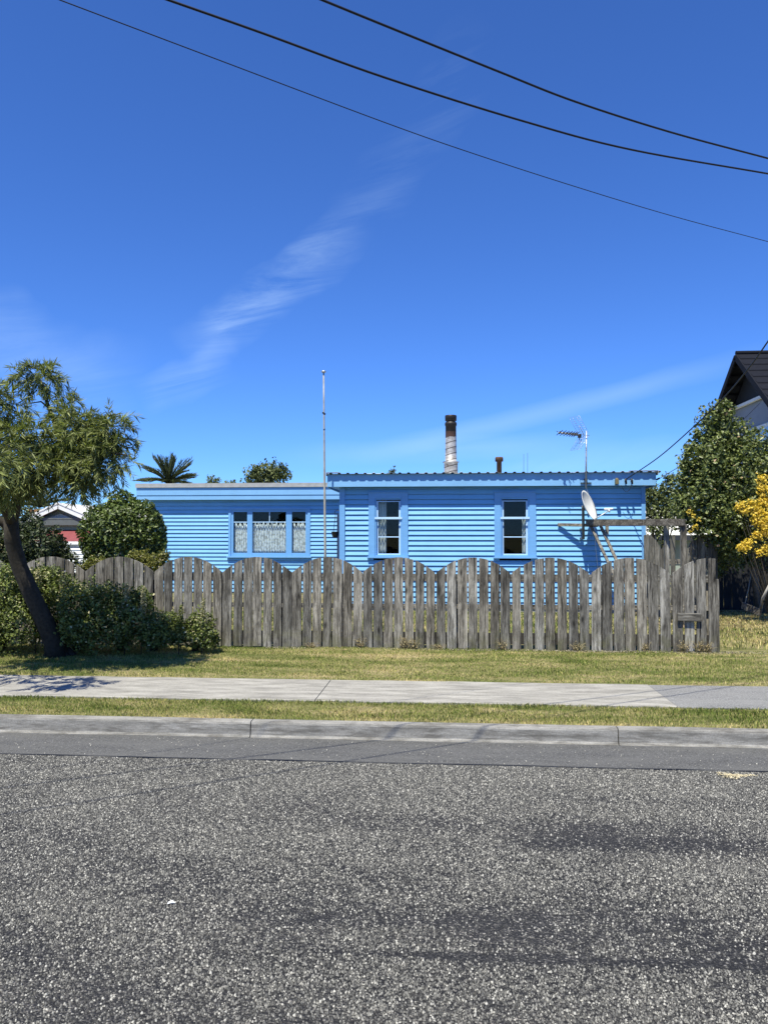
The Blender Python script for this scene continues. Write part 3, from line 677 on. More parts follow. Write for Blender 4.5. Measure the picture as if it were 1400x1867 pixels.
for k, (a, b) in enumerate(pal):
    m = MB(); xa, xb = X(a-.45, YF), X(b+.45, YF)
    last = k == len(pal)-1
    paling(m, xa, xb, YF+random.uniform(-.003, .003), botz(a)+random.uniform(-.006, .01)-(.01 if k % 5 else 0), (lambda x: scallop_top(x, cusps, zlow, zhigh)) if not last else (lambda x: zhigh-.005), lean=random.uniform(-.006, .006), seed=k+1, curl=random.uniform(-.004, .006))
    m.build('paling', WOOD, fence)
m = MB(); paling(m, X(1304, YF), X(1309.5, YF), YF+.001, botz(1300), lambda x: Z(1056, YF, 1300), seed=99); m.build('paling', WOOD, fence)
xe0, xe1 = cusps[0], X(1305, YF)
for pa, pb, nm in ((1047, 1060, 'rail'), (1102, 1110, 'rail'), (1154, 1174, 'rail')):
    m = MB(); n = 40
    for k in range(n):
        a = xe0+(xe1-xe0)*k/n; b = xe0+(xe1-xe0)*(k+1)/n
        m.bar((a, YF+.045, (Z(pa, YF)+Z(pb, YF))/2+.005*mnoise.noise(Vector((a, pa, 0)))), (b, YF+.045, (Z(pa, YF)+Z(pb, YF))/2+.005*mnoise.noise(Vector((b, pa, 0)))), .045, abs(Z(pa, YF)-Z(pb, YF)))
    m.build('rail', RAILWOOD if pa < 1150 else SHADERAIL, fence)
for px in (-95, 30, 155, 281, 404, 513.5, 624.5, 833, 1095.5, 1286.5):
    m = MB(); x = X(px, YF); m.box((x-.045, YF+.07, .05), (x+.045, YF+.16, zlow-.02)); m.build('post', WOOD, fence, .004)
m = MB(); a, b = PY(1235, 1125, YF-.03), PY(1278, 1128, YF-.03)
m.box((a.x, YF-.045, a.z-.048), (b.x, YF-.020, a.z+.046), rot=Matrix.Rotation(R(1.5), 3, 'Y'))
m.build('letter_slot_flap', RAILWOOD, fence, .003)

# back fence beside the house
YB = 13.2
bf = empty('back_fence', (X(1230, YB), YB, .2), 'short taller grey scalloped fence beyond the pergola, between house and leafy tree', 'fence')
cb = [X(p, YB) for p in (1130, 1172-8, 1252, 1303)]
cb = [X(1152, YB), X(1206, YB), X(1252, YB), X(1304, YB)]
for k, px in enumerate([p for p in np.arange(1174, 1301, 9.6)]):
    if 1206 < px < 1217 or 1226 < px < 1238: continue
    x0_, x1_ = X(px, YB), X(px+8.6, YB)
    m = MB(); paling(m, x0_, x1_, YB, .18, lambda x: scallop_top(x, cb, Z(1003, YB, 1250), Z(975, YB, 1250)), seed=200+k); m.build('paling', BACKWOOD, bf)
for zc in (.5, 1.15):
    m = MB(); m.box((X(1172, YB), YB+.021, zc-.04), (X(1301, YB), YB+.06, zc+.04)); m.build('rail', RAILWOOD, bf)

# pergola
YG = 12.3
pg = empty('pergola', (X(1150, YG), YG, .2), 'weathered timber pergola frame beside the satellite dish at the right corner of the house', 'pergola')
ba, bb = PY(1070, 953, YH-.34), PY(1247, 952.5, 12.0)
m = MB(); m.bar(ba, bb, .06, .105); m.build('beam', BEAMWOOD, pg, .004)
m = MB(); q0 = PY(1017, 956.5, YH-.035); m.bar(q0, PY(1090, 958, YH-.33), .04, .055); m.build('rafter', BEAMWOOD, pg, .003)
for pa, pb, ya, yb in (((1076, 957), (1108, 1024), YH-.36, YH-.75), ((1094, 957), (1123, 1020), YH-.50, YH-.85)):
    m = MB(); a = PY(*pa, ya); b = PY(*pb, yb); c = b+(b-a)*.9; c.z = max(c.z, .2); m.bar(a, c, .045, .055, up=(0, 1, 0)); m.build('brace', BEAMWOOD, pg, .003)
for px, w, zt in ((1216, .07, 957), (1247, .08, 956)):
    t_ = (px-1070)/177; y = (YH-.34)+(12.0-YH+.34)*(t_*.86/(.86+.14*(1-t_)))+.035; x = X(px, y); m = MB(); m.box((x-w/2, y, .15), (x+w/2, y+w, Z(zt, y, px))); m.build('post', WOOD, pg, .003)
m = MB(); a = PY(1107, 957, YH-.6); m.box((a.x-.025, a.y, a.z-.17), (a.x+.025, a.y+.05, a.z)); m.build('stub_post', BEAMWOOD, pg, .003)

# ------------------------------------------------------------------ dish, aerial, flagpole
YD = YH-.42
dp = PY(1078, 925, YD)
dish = empty('satellite_dish', (dp.x, YD, .2), 'off-white satellite dish bracketed to the blue wall above the pergola beam', 'satellite dish')
mb = MB(); ax = Vector((.80, -.47, .36)).normalized(); cc = PY(1075, 921, YD)
t1 = ax.cross(Vector((0, 0, 1))).normalized(); t2 = t1.cross(ax).normalized()
RD = .275; rings = 9; sg = 36; vs = []
for side in (0, 1):
    for j in range(rings+1):
        r_ = j/rings
        for k in range(sg):
            t = 2*math.pi*k/sg
            vs.append(cc + t1*(RD*.92*r_*math.cos(t)) + t2*(RD*1.02*r_*math.sin(t)) + ax*(.075*(r_*r_-1) - side*.006))
n0 = (rings+1)*sg; fs = []
for j in range(rings):
    for k in range(sg):
        a, b, c, d = j*sg+k, j*sg+(k+1) % sg, (j+1)*sg+(k+1) % sg, (j+1)*sg+k
        fs += [(a, b, c, d), (n0+d, n0+c, n0+b, n0+a)]
for k in range(sg): a, b = rings*sg+k, rings*sg+(k+1) % sg; fs.append((a, b, n0+b, n0+a))
mb.add(vs, fs, 0, True)
mb.build('reflector', plain('dish_enamel', (.58, .58, .56), .5, .4, 0, .16, 5), dish)
lnb = PY(1110, 929, YD-.12); foot = cc - t2*(RD*.95) + ax*.01
m = MB(); m.tube([foot-ax*.05, foot+(lnb-foot)*.1, lnb+Vector((0, 0, -.02))], .009, 8); m.build('feed_arm', METAL, dish)
m = MB(); m.tube([lnb+Vector((-.07, .03, .005)), lnb+Vector((-.03, .015, .005)), lnb+Vector((.07, -.01, .012))], [.024, .022, .017], 12); m.tube([lnb+Vector((.0, 0, .01)), lnb+Vector((.01, 0, -.05))], .014, 10); m.build('feed_horn', WHITEMET, dish)
m = MB(); back = cc-ax*.09; m.tube([back, back-ax*.05], .045, 12); m.tube([back-ax*.04, Vector((back.x-.02, back.y+.08, cc.z-.14)), Vector((back.x-.02, back.y+.08, cc.z-.60))], .024, 10); m.bar((back.x-.02, back.y+.08, cc.z-.58), (back.x-.02, YH-.02, cc.z-.58), .03, .03); m.bar((back.x-.02, back.y+.08, cc.z-.42), (back.x-.02, YH-.02, cc.z-.42), .03, .03); m.build('bracket_pole', plain('dark_bracket', (.12, .12, .12), .6), dish)
# white cables down the wall
cbp = [PY(1068, 880, YH-.24), PY(1070, 893, YH-.2), PY(1077, 915, YH-.1), PY(1083, 950, YH-.04), PY(1086, 1000, YH-.035), PY(1090, 1040, YH-.035), PY(1092, 1090, YH-.035)]
m = MB(); m.tube(cbp, .0045, 6); tag(m.build('aerial_cable', WHITEMET), 'thin white cable hanging down from the fascia behind the satellite dish', 'cable')

YA = YH-OH-.05
ap = PY(1068, 880, YA)
ant = empty('television_aerial', (ap.x, YA, ap.z-.05), 'television aerial on a thin mast clamped to the roof fascia', 'aerial')
topm = PY(1069, 791, YA)
m = MB(); m.tube([ap+Vector((0, 0, -.10)), ap+(topm-ap)*.45, topm+Vector((0, 0, .05))], [.016, .014, .011], 10); m.build('mast', METAL, ant)
m = MB(); m.bar((ap.x-.09, YH-OH-.02, ap.z-.005), (ap.x+.10, YH-OH-.02, ap.z-.005), .02, .02); m.bar((ap.x-.03, YH-OH-.03, ap.z+.06), (ap.x+.03, YH-OH-.03, ap.z+.06), .04, .02); m.build('bracket', DARK, ant)
bl, br = PY(1018, 788.5, YA-.35), PY(1071, 794, YA)
m = MB(); m.tube([bl, br+Vector((.03, 0, 0))], .005, 8)
m.build('boom', METAL, ant)
bd = (br-bl); el_dir = Vector((.5, -.75, .0)).normalized()
perp = Vector((-bd.y, bd.x, 0)).normalized(); upb = perp.cross(bd).normalized()
if upb.z < 0: upb = -upb
m = MB()
for t in (.04, .16, .27, .37, .46, .54, .61):
    p = bl+bd*t
    for s_ in (-1, 1):
        m.tube([p+upb*.0, p+perp*s_*.08+upb*.035*s_], .006, 6); m.tube([p, p+perp*s_*.08-upb*.035*s_], .006, 6)
    m.tube([p-bd*.022-upb*.018, p+bd*.022+upb*.018], .016, 8)
m.build('director_element', plain('aerial_plastic', (.03, .03, .035), .5), ant)
m = MB(); p = bl+bd*.72; m.box((p.x-.03, p.y-.02, p.z-.055), (p.x+.03, p.y+.02, p.z+.012)); m.tube([p, p+Vector((-.005, 0, -.09))], .008, 6); m.build('dipole_box', DARK, ant, .006)
m = MB()
for s_, L0 in ((1, .34), (-1, .30)):
    dirv = (upb*s_*.85 - bd.normalized()*.62).normalized(); base = bl+bd*.88
    for k in range(9):
        q = base+dirv*(.04+L0*k/8); m.tube([q-perp*.13, q+perp*.13], .0022, 5)
    for o_ in (-.13, -.05, .05, .13): m.tube([base+dirv*.04+perp*o_, base+dirv*(.04+L0)+perp*o_], .0025, 5)
    m.tube([base, base+dirv*.2], .006, 6)
m.build('reflector_grid', METAL, ant)

fp0, YFP = PY(592.5, 1017, 13.6), 13.6
pole = empty('flagpole', (fp0.x, YFP, .2), 'tall thin weathered pole with a knob on top, before the step between roofs', 'pole')
tp = PY(590, 679, YFP)
m = MB(); b = Vector((fp0.x+.015, YFP, .15)); pts = [b+(tp-b)*t for t in (0, .3, .55, .62, .85, 1)]
m.tube(pts, [.022, .021, .019, .017, .014, .013], 10); m.build('shaft', plain('weathered_pole', (.33, .31, .27), .7, .2, 0, .3, 9), pole)
m = MB(); m.lathe(tp, [(.013, -.01), (.030, 0), (.042, .008), (.042, .022), (.025, .036), (.008, .042)], 16); m.build('finial', METAL, pole)
m = MB(); p = PY(590.5, 754, YFP); m.bar(p+Vector((-.025, -.01, .02)), p+Vector((.03, -.01, -.015)), .015, .03); p = PY(591, 783, YFP); m.bar(p+Vector((-.01, -.01, -.01)), p+Vector((.018, -.01, .01)), .012, .02)
m.build('cleat', DARK, pole)

# wall lantern / hanging pot in the step
hp = PY(611.5, 975, 15.6)
pot = empty('hanging_pot', (hp.x, hp.y, hp.z), 'small dark hanging pot on a hook in the step between wing and front block', 'hanging pot')
m = MB(); m.lathe((hp.x, hp.y, hp.z-.06), [(.05, 0), (.075, .06), (.085, .12), (.09, .122), (.08, .125)], 18); m.build('bowl', DARK, pot)
m = MB()
for k in range(3):
    t = k*2.1; m.tube([(hp.x+.08*math.cos(t), hp.y+.08*math.sin(t), hp.z+.06), (hp.x, hp.y, hp.z+.42)], .003, 5)
m.tube([(hp.x, hp.y, hp.z+.40), (hp.x-.02, hp.y, hp.z+.47), (hp.x+.02, hp.y, hp.z+.50), (XL-.02, hp.y, hp.z+.46)], .006, 6); m.build('hanger', DARK, pot)
# added navy panel beside the step, standing in for shade in the gap
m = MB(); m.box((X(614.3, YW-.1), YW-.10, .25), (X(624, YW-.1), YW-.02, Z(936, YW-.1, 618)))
m.build('step_shade_panel', plain('navy_step_shade', (.02, .035, .09), .5), house)

# ------------------------------------------------------------------ overhead wires
def vplane(pA, pB, px, py):
    """point on the vertical plane through pA and pB seen at that bearing"""
    d = ray(px, py); n = (pB-pA).cross(Vector((0, 0, 1))); t = n.dot(pA-O)/n.dot(d); return O+d*t
def smooth(P, n=8):
    out = []
    for i in range(len(P)-1):
        p0 = P[i-1] if i else P[0]*2-P[1]; p1, p2 = P[i], P[i+1]; p3 = P[i+2] if i+2 < len(P) else P[-1]*2-P[-2]
        for k in range(n):
            t = k/n; out.append(.5*((2*p1)+(p2-p0)*t+(2*p0-5*p1+4*p2-p3)*t*t+(3*p1-p0-3*p2+p3)*t**3))
    return out+[P[-1]]
def wire(pts, hA, hB, rad, label):
    (xa, ya), (xb, yb) = pts[0], pts[-1]
    pA, pB = PZ(xa, ya, hA), PZ(xb, yb, hB)
    P = [vplane(pA, pB, *p) for p in pts]
    dense = []
    for i in range(len(P)-1):      # Catmull-Rom
        p0 = P[i-1] if i else P[0]*2-P[1]; p1, p2 = P[i], P[i+1]; p3 = P[i+2] if i+2 < len(P) else P[-1]*2-P[-2]
        for k in range(8):
            t = k/8; dense.append(.5*((2*p1)+(p2-p0)*t+(2*p0-5*p1+4*p2-p3)*t*t+(3*p1-p0-3*p2+p3)*t**3))
    dense.append(P[-1])
    a = dense[0]-dense[3]; b = dense[-1]-dense[-4]; a.normalize(); b.normalize()
    dense = [dense[0]+a*d+Vector((0, 0, .004*d*d)) for d in (16, 12, 8, 4, 2)] + dense + [dense[-1]+b*d+Vector((0, 0, .008*d*d)) for d in (2, 4, 8, 12, 16)]
    m = MB(); m.tube(dense, rad, 8)
    return tag(m.build('overhead_wire', DARK), label, 'wire', 'overhead wires')
wire([(112, 0), (350, 90), (700, 222), (865, 280), (1050, 340), (1225, 393), (1400, 440)], 4.55, 4.6, .0033, 'thinnest overhead wire, lowest of the three crossing the sky')
wire([(310, 0), (480, 60), (700, 140), (950, 219), (1150, 272), (1400, 316)], 4.4, 4.45, .0068, 'thick black overhead wire, middle one of the three crossing the sky')
wire([(590, 0), (700, 45), (910, 130), (1050, 185), (1225, 241), (1400, 288)], 4.4, 4.45, .0066, 'thick black overhead wire, uppermost of the three crossing the sky')
sp_ = [(1143, 877, 13.75), (1200, 834, 12.6), (1260, 782, 11.4), (1320, 724, 10.3), (1360, 677, 9.6), (1400, 622, 9.0), (1500, 470, 7.8), (1700, 100, 6.2)]
m = MB(); P = [PD(a, b, d) for a, b, d in sp_]; P[0] = ins[0]; m.tube(smooth(P), .0088, 8)
tag(m.build('service_wire', DARK), 'black service cable running from the fascia insulator up to the right', 'wire')
q = Vector((fxr+.03, YH-OH+.1, Z(874, YH-OH, 1198)))
m = MB(); m.tube([q, q+Vector((.06, 0, .03))], .016, 8); m.tube([q+Vector((.05, 0, .02)), PD(1260, 838, 14.6), PD(1320, 800, 16), PD(1385, 735, 18)], .006, 6)
tag(m.build('phone_wire', DARK), 'thin cable from the right end of the fascia running behind the leafy tree', 'wire')

# ------------------------------------------------------------------ foliage
def leafmesh(name, cen, nrm_bias, size, aspect, mtl, parent=None, fold=.25, up=.3, dirs=None, jitter=.35):
    """one folded two-triangle leaf for every centre"""
    n = len(cen); cen = np.asarray(cen, float)
    d = rng.normal(size=(n, 3)) if dirs is None else np.asarray(dirs)+rng.normal(size=(n, 3))*jitter
    d /= np.linalg.norm(d, axis=1)[:, None]
    nn = rng.normal(size=(n, 3)) + np.array([0, 0, up*3]) + (nrm_bias if nrm_bias is not None else 0)
    s = np.cross(d, nn); s /= (np.linalg.norm(s, axis=1)[:, None]+1e-9); nn = np.cross(s, d)
    L = size*(.6+.8*rng.random(n))[:, None]; W = L/aspect
    base = cen-d*L*.5; tip = cen+d*L*.5
    l = cen-d*L*.05+s*W*.5+nn*W*fold; r = cen-d*L*.05-s*W*.5+nn*W*fold
    v = np.stack([base, r, tip, l], 1).reshape(-1, 3)
    me = bpy.data.meshes.new(name); me.vertices.add(4*n); me.vertices.foreach_set('co', v.ravel())
    idx = np.arange(n)[:, None]*4; tri = np.concatenate([idx+np.array([0, 1, 2]), idx+np.array([0, 2, 3])], 1).reshape(-1)
    me.loops.add(6*n); me.loops.foreach_set('vertex_index', tri.astype(np.int32))
    me.polygons.add(2*n); me.polygons.foreach_set('loop_start', (np.arange(2*n)*3).astype(np.int32)); me.polygons.foreach_set('loop_total', np.full(2*n, 3, np.int32))
    me.materials.append(mtl); me.update(calc_edges=True)
    o = bpy.data.objects.new(name, me); C.objects.link(o)
    if parent: o.parent = parent; o.matrix_parent_inverse = Matrix.Translation(-parent.location)
    return o
def blob(c, r, n, shell=.55, lump=.28, sq=(1, 1, 1)):
    """points in an uneven ball, most of them near its skin"""
    u = rng.normal(size=(n, 3)); u /= np.linalg.norm(u, axis=1)[:, None]
    ph = rng.random(6)*6
    bump = 1+lump*(np.sin(u[:, 0]*4+ph[0])*np.sin(u[:, 1]*4.4+ph[1])+.6*np.sin(u[:, 2]*7+ph[2])*np.sin(u[:, 0]*8+ph[3]))
    rad = r*bump*(1-(1-shell)*rng.random(n)**1.6)
    return np.array(c)+u*rad[:, None]*np.array(sq), u
def shrub(name, label, cat, loc, clumps, mtl, size, aspect, group=None, stems=None, up=.3, shell=.55, lump=.28):
    root = empty(name, loc, label, cat, group); P = []; U = []
    for c, r, n, *sq in clumps:
        p, u = blob(c, r, n, shell, lump, sq[0] if sq else (1, 1, 1)); P.append(p); U.append(u)
    P = np.concatenate(P); U = np.concatenate(U); k = P[:, 2] > .13; P, U = P[k], U[k]
    leafmesh('foliage', P, U*1.6, size, aspect, mtl, root, up=up)
    m = MB(); base = Vector(loc)
    if stems is None: stems = [(c, .35) for c, r, n, *sq in clumps]
    for c, kf in stems:
        c = Vector(c); mid = base+(c-base)*.5+Vector((random.uniform(-.06, .06), random.uniform(-.06, .06), 0))
        m.tube([base+Vector((random.uniform(-.03, .03), random.uniform(-.03, .03), -.05)), mid, c], [.03*kf/.35, .02*kf/.35, .006], 7)
    m.build('stem', BARK, root)
    return root
def clp(px, py, D, rpx, n, sq=(1, 1, 1)): return (tuple(PD(px, py, D)), rpx*D/1400, n, sq)

# round camellia behind the fence
CAM = foliage('camellia_leaf', (.010, .022, .005), (.135, .18, .04), rough=.42, trans=.14, spec=.35, clump=2)
c = PD(230, 970, 12.2)
root = shrub('round_shrub', 'dense round dark green glossy shrub behind the fence, left of the blue wing', 'shrub', (c.x, c.y, .2),
    [clp(230, 975, 12.2, 76, 9000, (1, 1, .84)), clp(230, 1012, 12.2, 70, 4500, (1.06, 1, .8)), clp(224, 926, 12.2, 30, 1100), clp(256, 944, 12.1, 33, 1100), clp(196, 952, 12.1, 33, 1100), clp(213, 905, 12.2, 16, 150)], CAM, .060, 1.9, stems=[(c, .6)], shell=.8, lump=.10)

# hedge shrubs in front of the fence
HED = foliage('hedge_leaf', (.016, .028, .007), (.19, .23, .055), tip=(.48, .44, .25), rough=.45, trans=.18, clump=5, tipamt=.035)
hd = [('dark leafy hedge bush under the leaning tree, at the left edge', (20, 1178), [(10, 1090, 9.15, 48, 3600), (-50, 1100, 9.2, 60, 3600), (60, 1085, 9.2, 46, 3600), (40, 1135, 9.1, 50, 3600), (-40, 1150, 9., 45, 2600), (20, 1050, 9.3, 26, 1200), (75, 1050, 9.3, 22, 900)]),
      ('broad hedge bush with pale tips, just right of the tree trunk', (165, 1178), [(140, 1105, 9.15, 48, 4200), (185, 1100, 9.2, 36, 3000), (160, 1145, 9., 42, 3200), (110, 1075, 9.25, 30, 1600), (125, 1145, 9.1, 34, 2200), (98, 1050, 9.3, 18, 500)]),
      ('hedge bush with a few cream flower tips, middle of the row against the fence', (240, 1178), [(228, 1110, 9.2, 40, 3400), (245, 1135, 9.1, 40, 3000), (215, 1150, 9., 32, 2000), (258, 1095, 9.25, 20, 900)]),
      ('low dark hedge bush, between the flowering bush and the smallest bush', (300, 1179), [(295, 1145, 9.15, 32, 2600), (280, 1155, 9.05, 28, 1600), (320, 1158, 9.1, 22, 1200)]),
      ('smallest hedge bush, at the right end of the row, with thin pale stalks', (365, 1180), [(362, 1140, 9.2, 26, 1500), (372, 1160, 9.15, 24, 1300), (345, 1158, 9.15, 20, 800), (388, 1168, 9.2, 13, 500)])]
for lb, (bx, by), cls in hd:
    b = PZ(bx, by, .19); b.y = 9.15
    shrub('hedge_bush', lb, 'shrub', (b.x, b.y, .19), [clp(*q) for q in cls], HED, .034, 1.7, group='hedge bushes in front of the fence', lump=.30, shell=.5)
# tall flowering sprigs in the hedge
SPR = foliage('flower_spike', (.20, .19, .08), (.50, .46, .30), rough=.6, trans=.3, clump=8)
SPG = foliage('sprig_leaf', (.06, .08, .015), (.17, .19, .04), rough=.5, trans=.3, clump=8)
for (px, py, D, hh, lb) in ((70, 1062, 9.1, 26, 'cream flower spike rising above the hedge beside the trunk'), (116, 1065, 9.1, 22, 'cream flower spike above the broad hedge bush'), (232, 1092, 9.05, 30, 'tall cream flower spike in front of the palings, above the middle bush'),
                            (262, 1100, 9.05, 30, 'cream flower spike right of the tallest spike'), (330, 1128, 9.05, 24, 'short cream spike above the low dark bush'), (372, 1118, 9.1, 26, 'thin pale stalk above the smallest bush')):
    tip = PD(px, py-hh, D); bt = PD(px-4, py+30, D); root = empty('flower_sprig', (bt.x, bt.y, .19), lb, 'flower spike', 'flower spikes in the hedge')
    m = MB(); m.tube([(bt.x, bt.y, .19), tuple(bt), tuple(tip)], [.006, .005, .002], 5); m.build('stalk', BARK, root)
    t = rng.random(420 if hh > 20 else 260); ctr = np.array(bt)[None]+(np.array(tip)-np.array(bt))[None]*t[:, None]; wd = (.055*(1-t)**.7+.008)[:, None]
    leafmesh('blossom', ctr+rng.normal(size=ctr.shape)*wd*.55, None, .022, 1.6, SPR if hh > 24 or px < 200 else SPG, root)
# shrubs behind the fence that peep over its top
YEL2 = foliage('yellow_green_leaf', (.05, .065, .012), (.24, .23, .05), tip=(.38, .33, .2), tipamt=.08, rough=.5, trans=.25)
for lb, cls in (('yellow green shrub peeping over the fence left of the round shrub', [(170, 1033, 10., 16, 700), (152, 1040, 10., 12, 400), (185, 1026, 10., 10, 250)]),
                ('yellow green shrub peeping over the fence under the round shrub', [(262, 1018, 10.2, 14, 500), (245, 1013, 10.2, 10, 300), (290, 1025, 10.2, 16, 500), (300, 1012, 10.2, 9, 200), (275, 1030, 10.2, 16, 500)])):
    cls = [clp(*q) for q in cls]; b = cls[0][0]; shrub('shrub', lb, 'shrub', (b[0], b[1], .2), cls, YEL2, .036, 2., lump=.4)
DKL = foliage('dark_leaf', (.008, .014, .005), (.05, .07, .022), rough=.5, trans=.1, clump=3)
shrub('dark_bush', 'dark bush behind the fence and the leaning trunk at the far left', 'shrub', (PD(50, 1000, 11.5).x, PD(50, 1000, 11.5).y, .2),
      [clp(*q) for q in ((70, 995, 11.5, 42, 3500), (20, 1000, 11.6, 50, 3500), (-40, 990, 11.6, 55, 3000), (90, 1020, 11.5, 26, 1200), (45, 960, 11.7, 30, 1200), (60, 1040, 11.5, 40, 2000), (0, 1050, 11.6, 45, 2200))], DKL, .05, 1.9)
shrub('dark_bush', 'dark bush behind the dropped palings, next to the white weatherboard neighbour', 'shrub', (PD(118, 1000, 12.6).x, PD(118, 1000, 12.6).y, .2),
      [clp(*q) for q in ((105, 1010, 12.6, 22, 900), (120, 1022, 12.6, 22, 900), (100, 990, 12.6, 16, 500))], DKL, .05, 1.9)

# the leaning feathery tree on the verge
WIL = foliage('feathery_leaf', (.024, .038, .010), (.27, .30, .10), rough=.5, trans=.24, clump=2.2, spec=.3)
tb = PZ(107, 1196, .17)
tree = empty('leaning_tree', (tb.x, tb.y, .17), 'leaning tree with fine drooping feathery foliage on the grass verge at left', 'tree')
tr_pts = [(107, 1200, tb.y*1.012), (98, 1170, 8.95), (80, 1130, 8.9), (58, 1085, 8.85), (36, 1035, 8.8), (22, 985, 8.7), (20, 945, 8.6)]
tr = [PD(a, b, d) for a, b, d in tr_pts]; tr[0] = Vector((tb.x, tb.y, .10))
m = MB(); m.tube(tr, [.150, .112, .100, .094, .088, .084, .076], 14)
for dx_, dy_ in ((.10, -.05), (-.10, -.06), (.06, .08), (-.05, .09), (.15, .02)): m.tube([tr[0]+Vector((dx_*.35, dy_*.35, .16)), tr[0]+Vector((dx_*1.25, dy_*1.25, .045)), tr[0]+Vector((dx_*1.9, dy_*1.9, .02))], [.06, .05, .015], 8)
def limb(pts, r0, r1): 
    P = [PD(*p) for p in pts]; n = len(P); m.tube(P, [r0+(r1-r0)*i/(n-1) for i in range(n)], 9)
limb([(21, 950, 8.62), (30, 915, 8.5), (48, 885, 8.4), (75, 860, 8.3), (100, 835, 8.2), (112, 800, 8.2), (98, 765, 8.2), (86, 735, 8.2), (78, 700, 8.2)], .07, .012)
limb([(20, 950, 8.6), (8, 925, 8.3), (0, 890, 8.1), (-8, 840, 8.), (0, 790, 7.9), (18, 750, 7.9)], .06, .012)
limb([(18, 960, 8.7), (0, 950, 8.7), (-30, 920, 8.6), (-60, 880, 8.5)], .06, .02)
limb([(75, 860, 8.3), (120, 850, 8.), (160, 838, 7.8), (200, 825, 7.7), (232, 830, 7.6)], .035, .008)
limb([(108, 815, 8.2), (140, 790, 8.1), (175, 765, 8.), (210, 755, 7.9)], .03, .008)
limb([(100, 770, 8.2), (108, 755, 8.2), (104, 735, 8.2), (100, 715, 8.2)], .012, .005)
limb([(90, 745, 8.2), (75, 732, 8.2), (55, 735, 8.1)], .012, .005)
limb([(30, 915, 8.5), (60, 900, 8.1), (95, 880, 7.9), (140, 872, 7.7)], .03, .008)
limb([(0, 890, 8.1), (30, 860, 7.6), (60, 830, 7.3)], .03, .008)
m.build('trunk', BARK, tree)
# twigs with long narrow leaves, drooping
clumps = [(72, 688, 8.2, 26, 46), (48, 685, 8.2, 15, 14), (98, 694, 8.2, 15, 16), (62, 672, 8.2, 9, 8), (8, 738, 7.9, 30, 44), (-30, 730, 8., 36, 34), (34, 765, 7.9, 20, 20), (122, 736, 8.1, 15, 18), (126, 765, 8.1, 22, 34), (160, 770, 8., 34, 56), (178, 800, 7.9, 42, 90), (215, 785, 7.8, 30, 48), (228, 775, 7.8, 22, 24),
    (225, 815, 7.7, 25, 34), (50, 800, 7.7, 38, 60), (20, 810, 7.8, 40, 60), (85, 815, 7.8, 36, 54), (125, 822, 7.9, 40, 70), (150, 850, 7.8, 38, 66), (190, 845, 7.7, 34, 50), (225, 850, 7.65, 24, 28), (60, 850, 7.6, 42, 74), (15, 860, 7.7, 42, 70), (100, 865, 7.8, 30, 40), (-40, 810, 7.8, 60, 80), (-45, 880, 7.9, 55, 70),
    (160, 880, 7.7, 24, 26), (145, 890, 7.7, 16, 12), (185, 885, 7.7, 16, 12), (28, 888, 7.7, 30, 36), (78, 878, 7.8, 18, 16), (-14, 895, 8.1, 28, 26), (-90, 840, 7.6, 70, 60), (-70, 740, 7.6, 60, 50), (-60, 820, 6.6, 60, 50), (-10, 830, 6.6, 45, 40), (-110, 900, 7., 60, 40)]
cs = []; ds = []
twg = MB()
for (px, py, D, rp, nt_) in clumps:
    px = px-(18 if px > 150 else 0); rp *= .84; c0 = np.array(PD(px, py, D)); r_ = rp*D/1400
    for k in range(int(nt_*.80)):
        u = rng.normal(size=3); u /= np.linalg.norm(u); st = c0+u*r_*rng.random()**.45*np.array([.95, 1.2, .85])
        dr = u*.8+np.array([rng.normal()*.35, rng.normal()*.35, .35]); dr /= np.linalg.norm(dr); Lt = .11+.13*rng.random()
        npt = 16; pts = []; p = st.copy(); dd = dr.copy()
        for j in range(npt):
            dd = dd+np.array([0, 0, -.10]); dd /= np.linalg.norm(dd); p = p+dd*Lt/npt; pts.append(p.copy())
            if j > 1:
                for _ in range(2):
                    side = rng.normal(size=3); side -= dd*side.dot(dd); side /= np.linalg.norm(side)
                    ld = dd*.75+side*.7+np.array([0, 0, -.12]); ld /= np.linalg.norm(ld)
                    cs.append(p+ld*.04); ds.append(ld)
        if k % 2 == 0: twg.tube([tuple(st), tuple(pts[npt//2]), tuple(pts[-1])], [.003, .002, .001], 3, cap=False)
leafmesh('crown', np.array(cs), None, .092, 8.5, WIL, tree, fold=.1, dirs=np.array(ds), jitter=.08, up=.6)
tag(twg.build('twig', BARK, tree), kind='stuff')

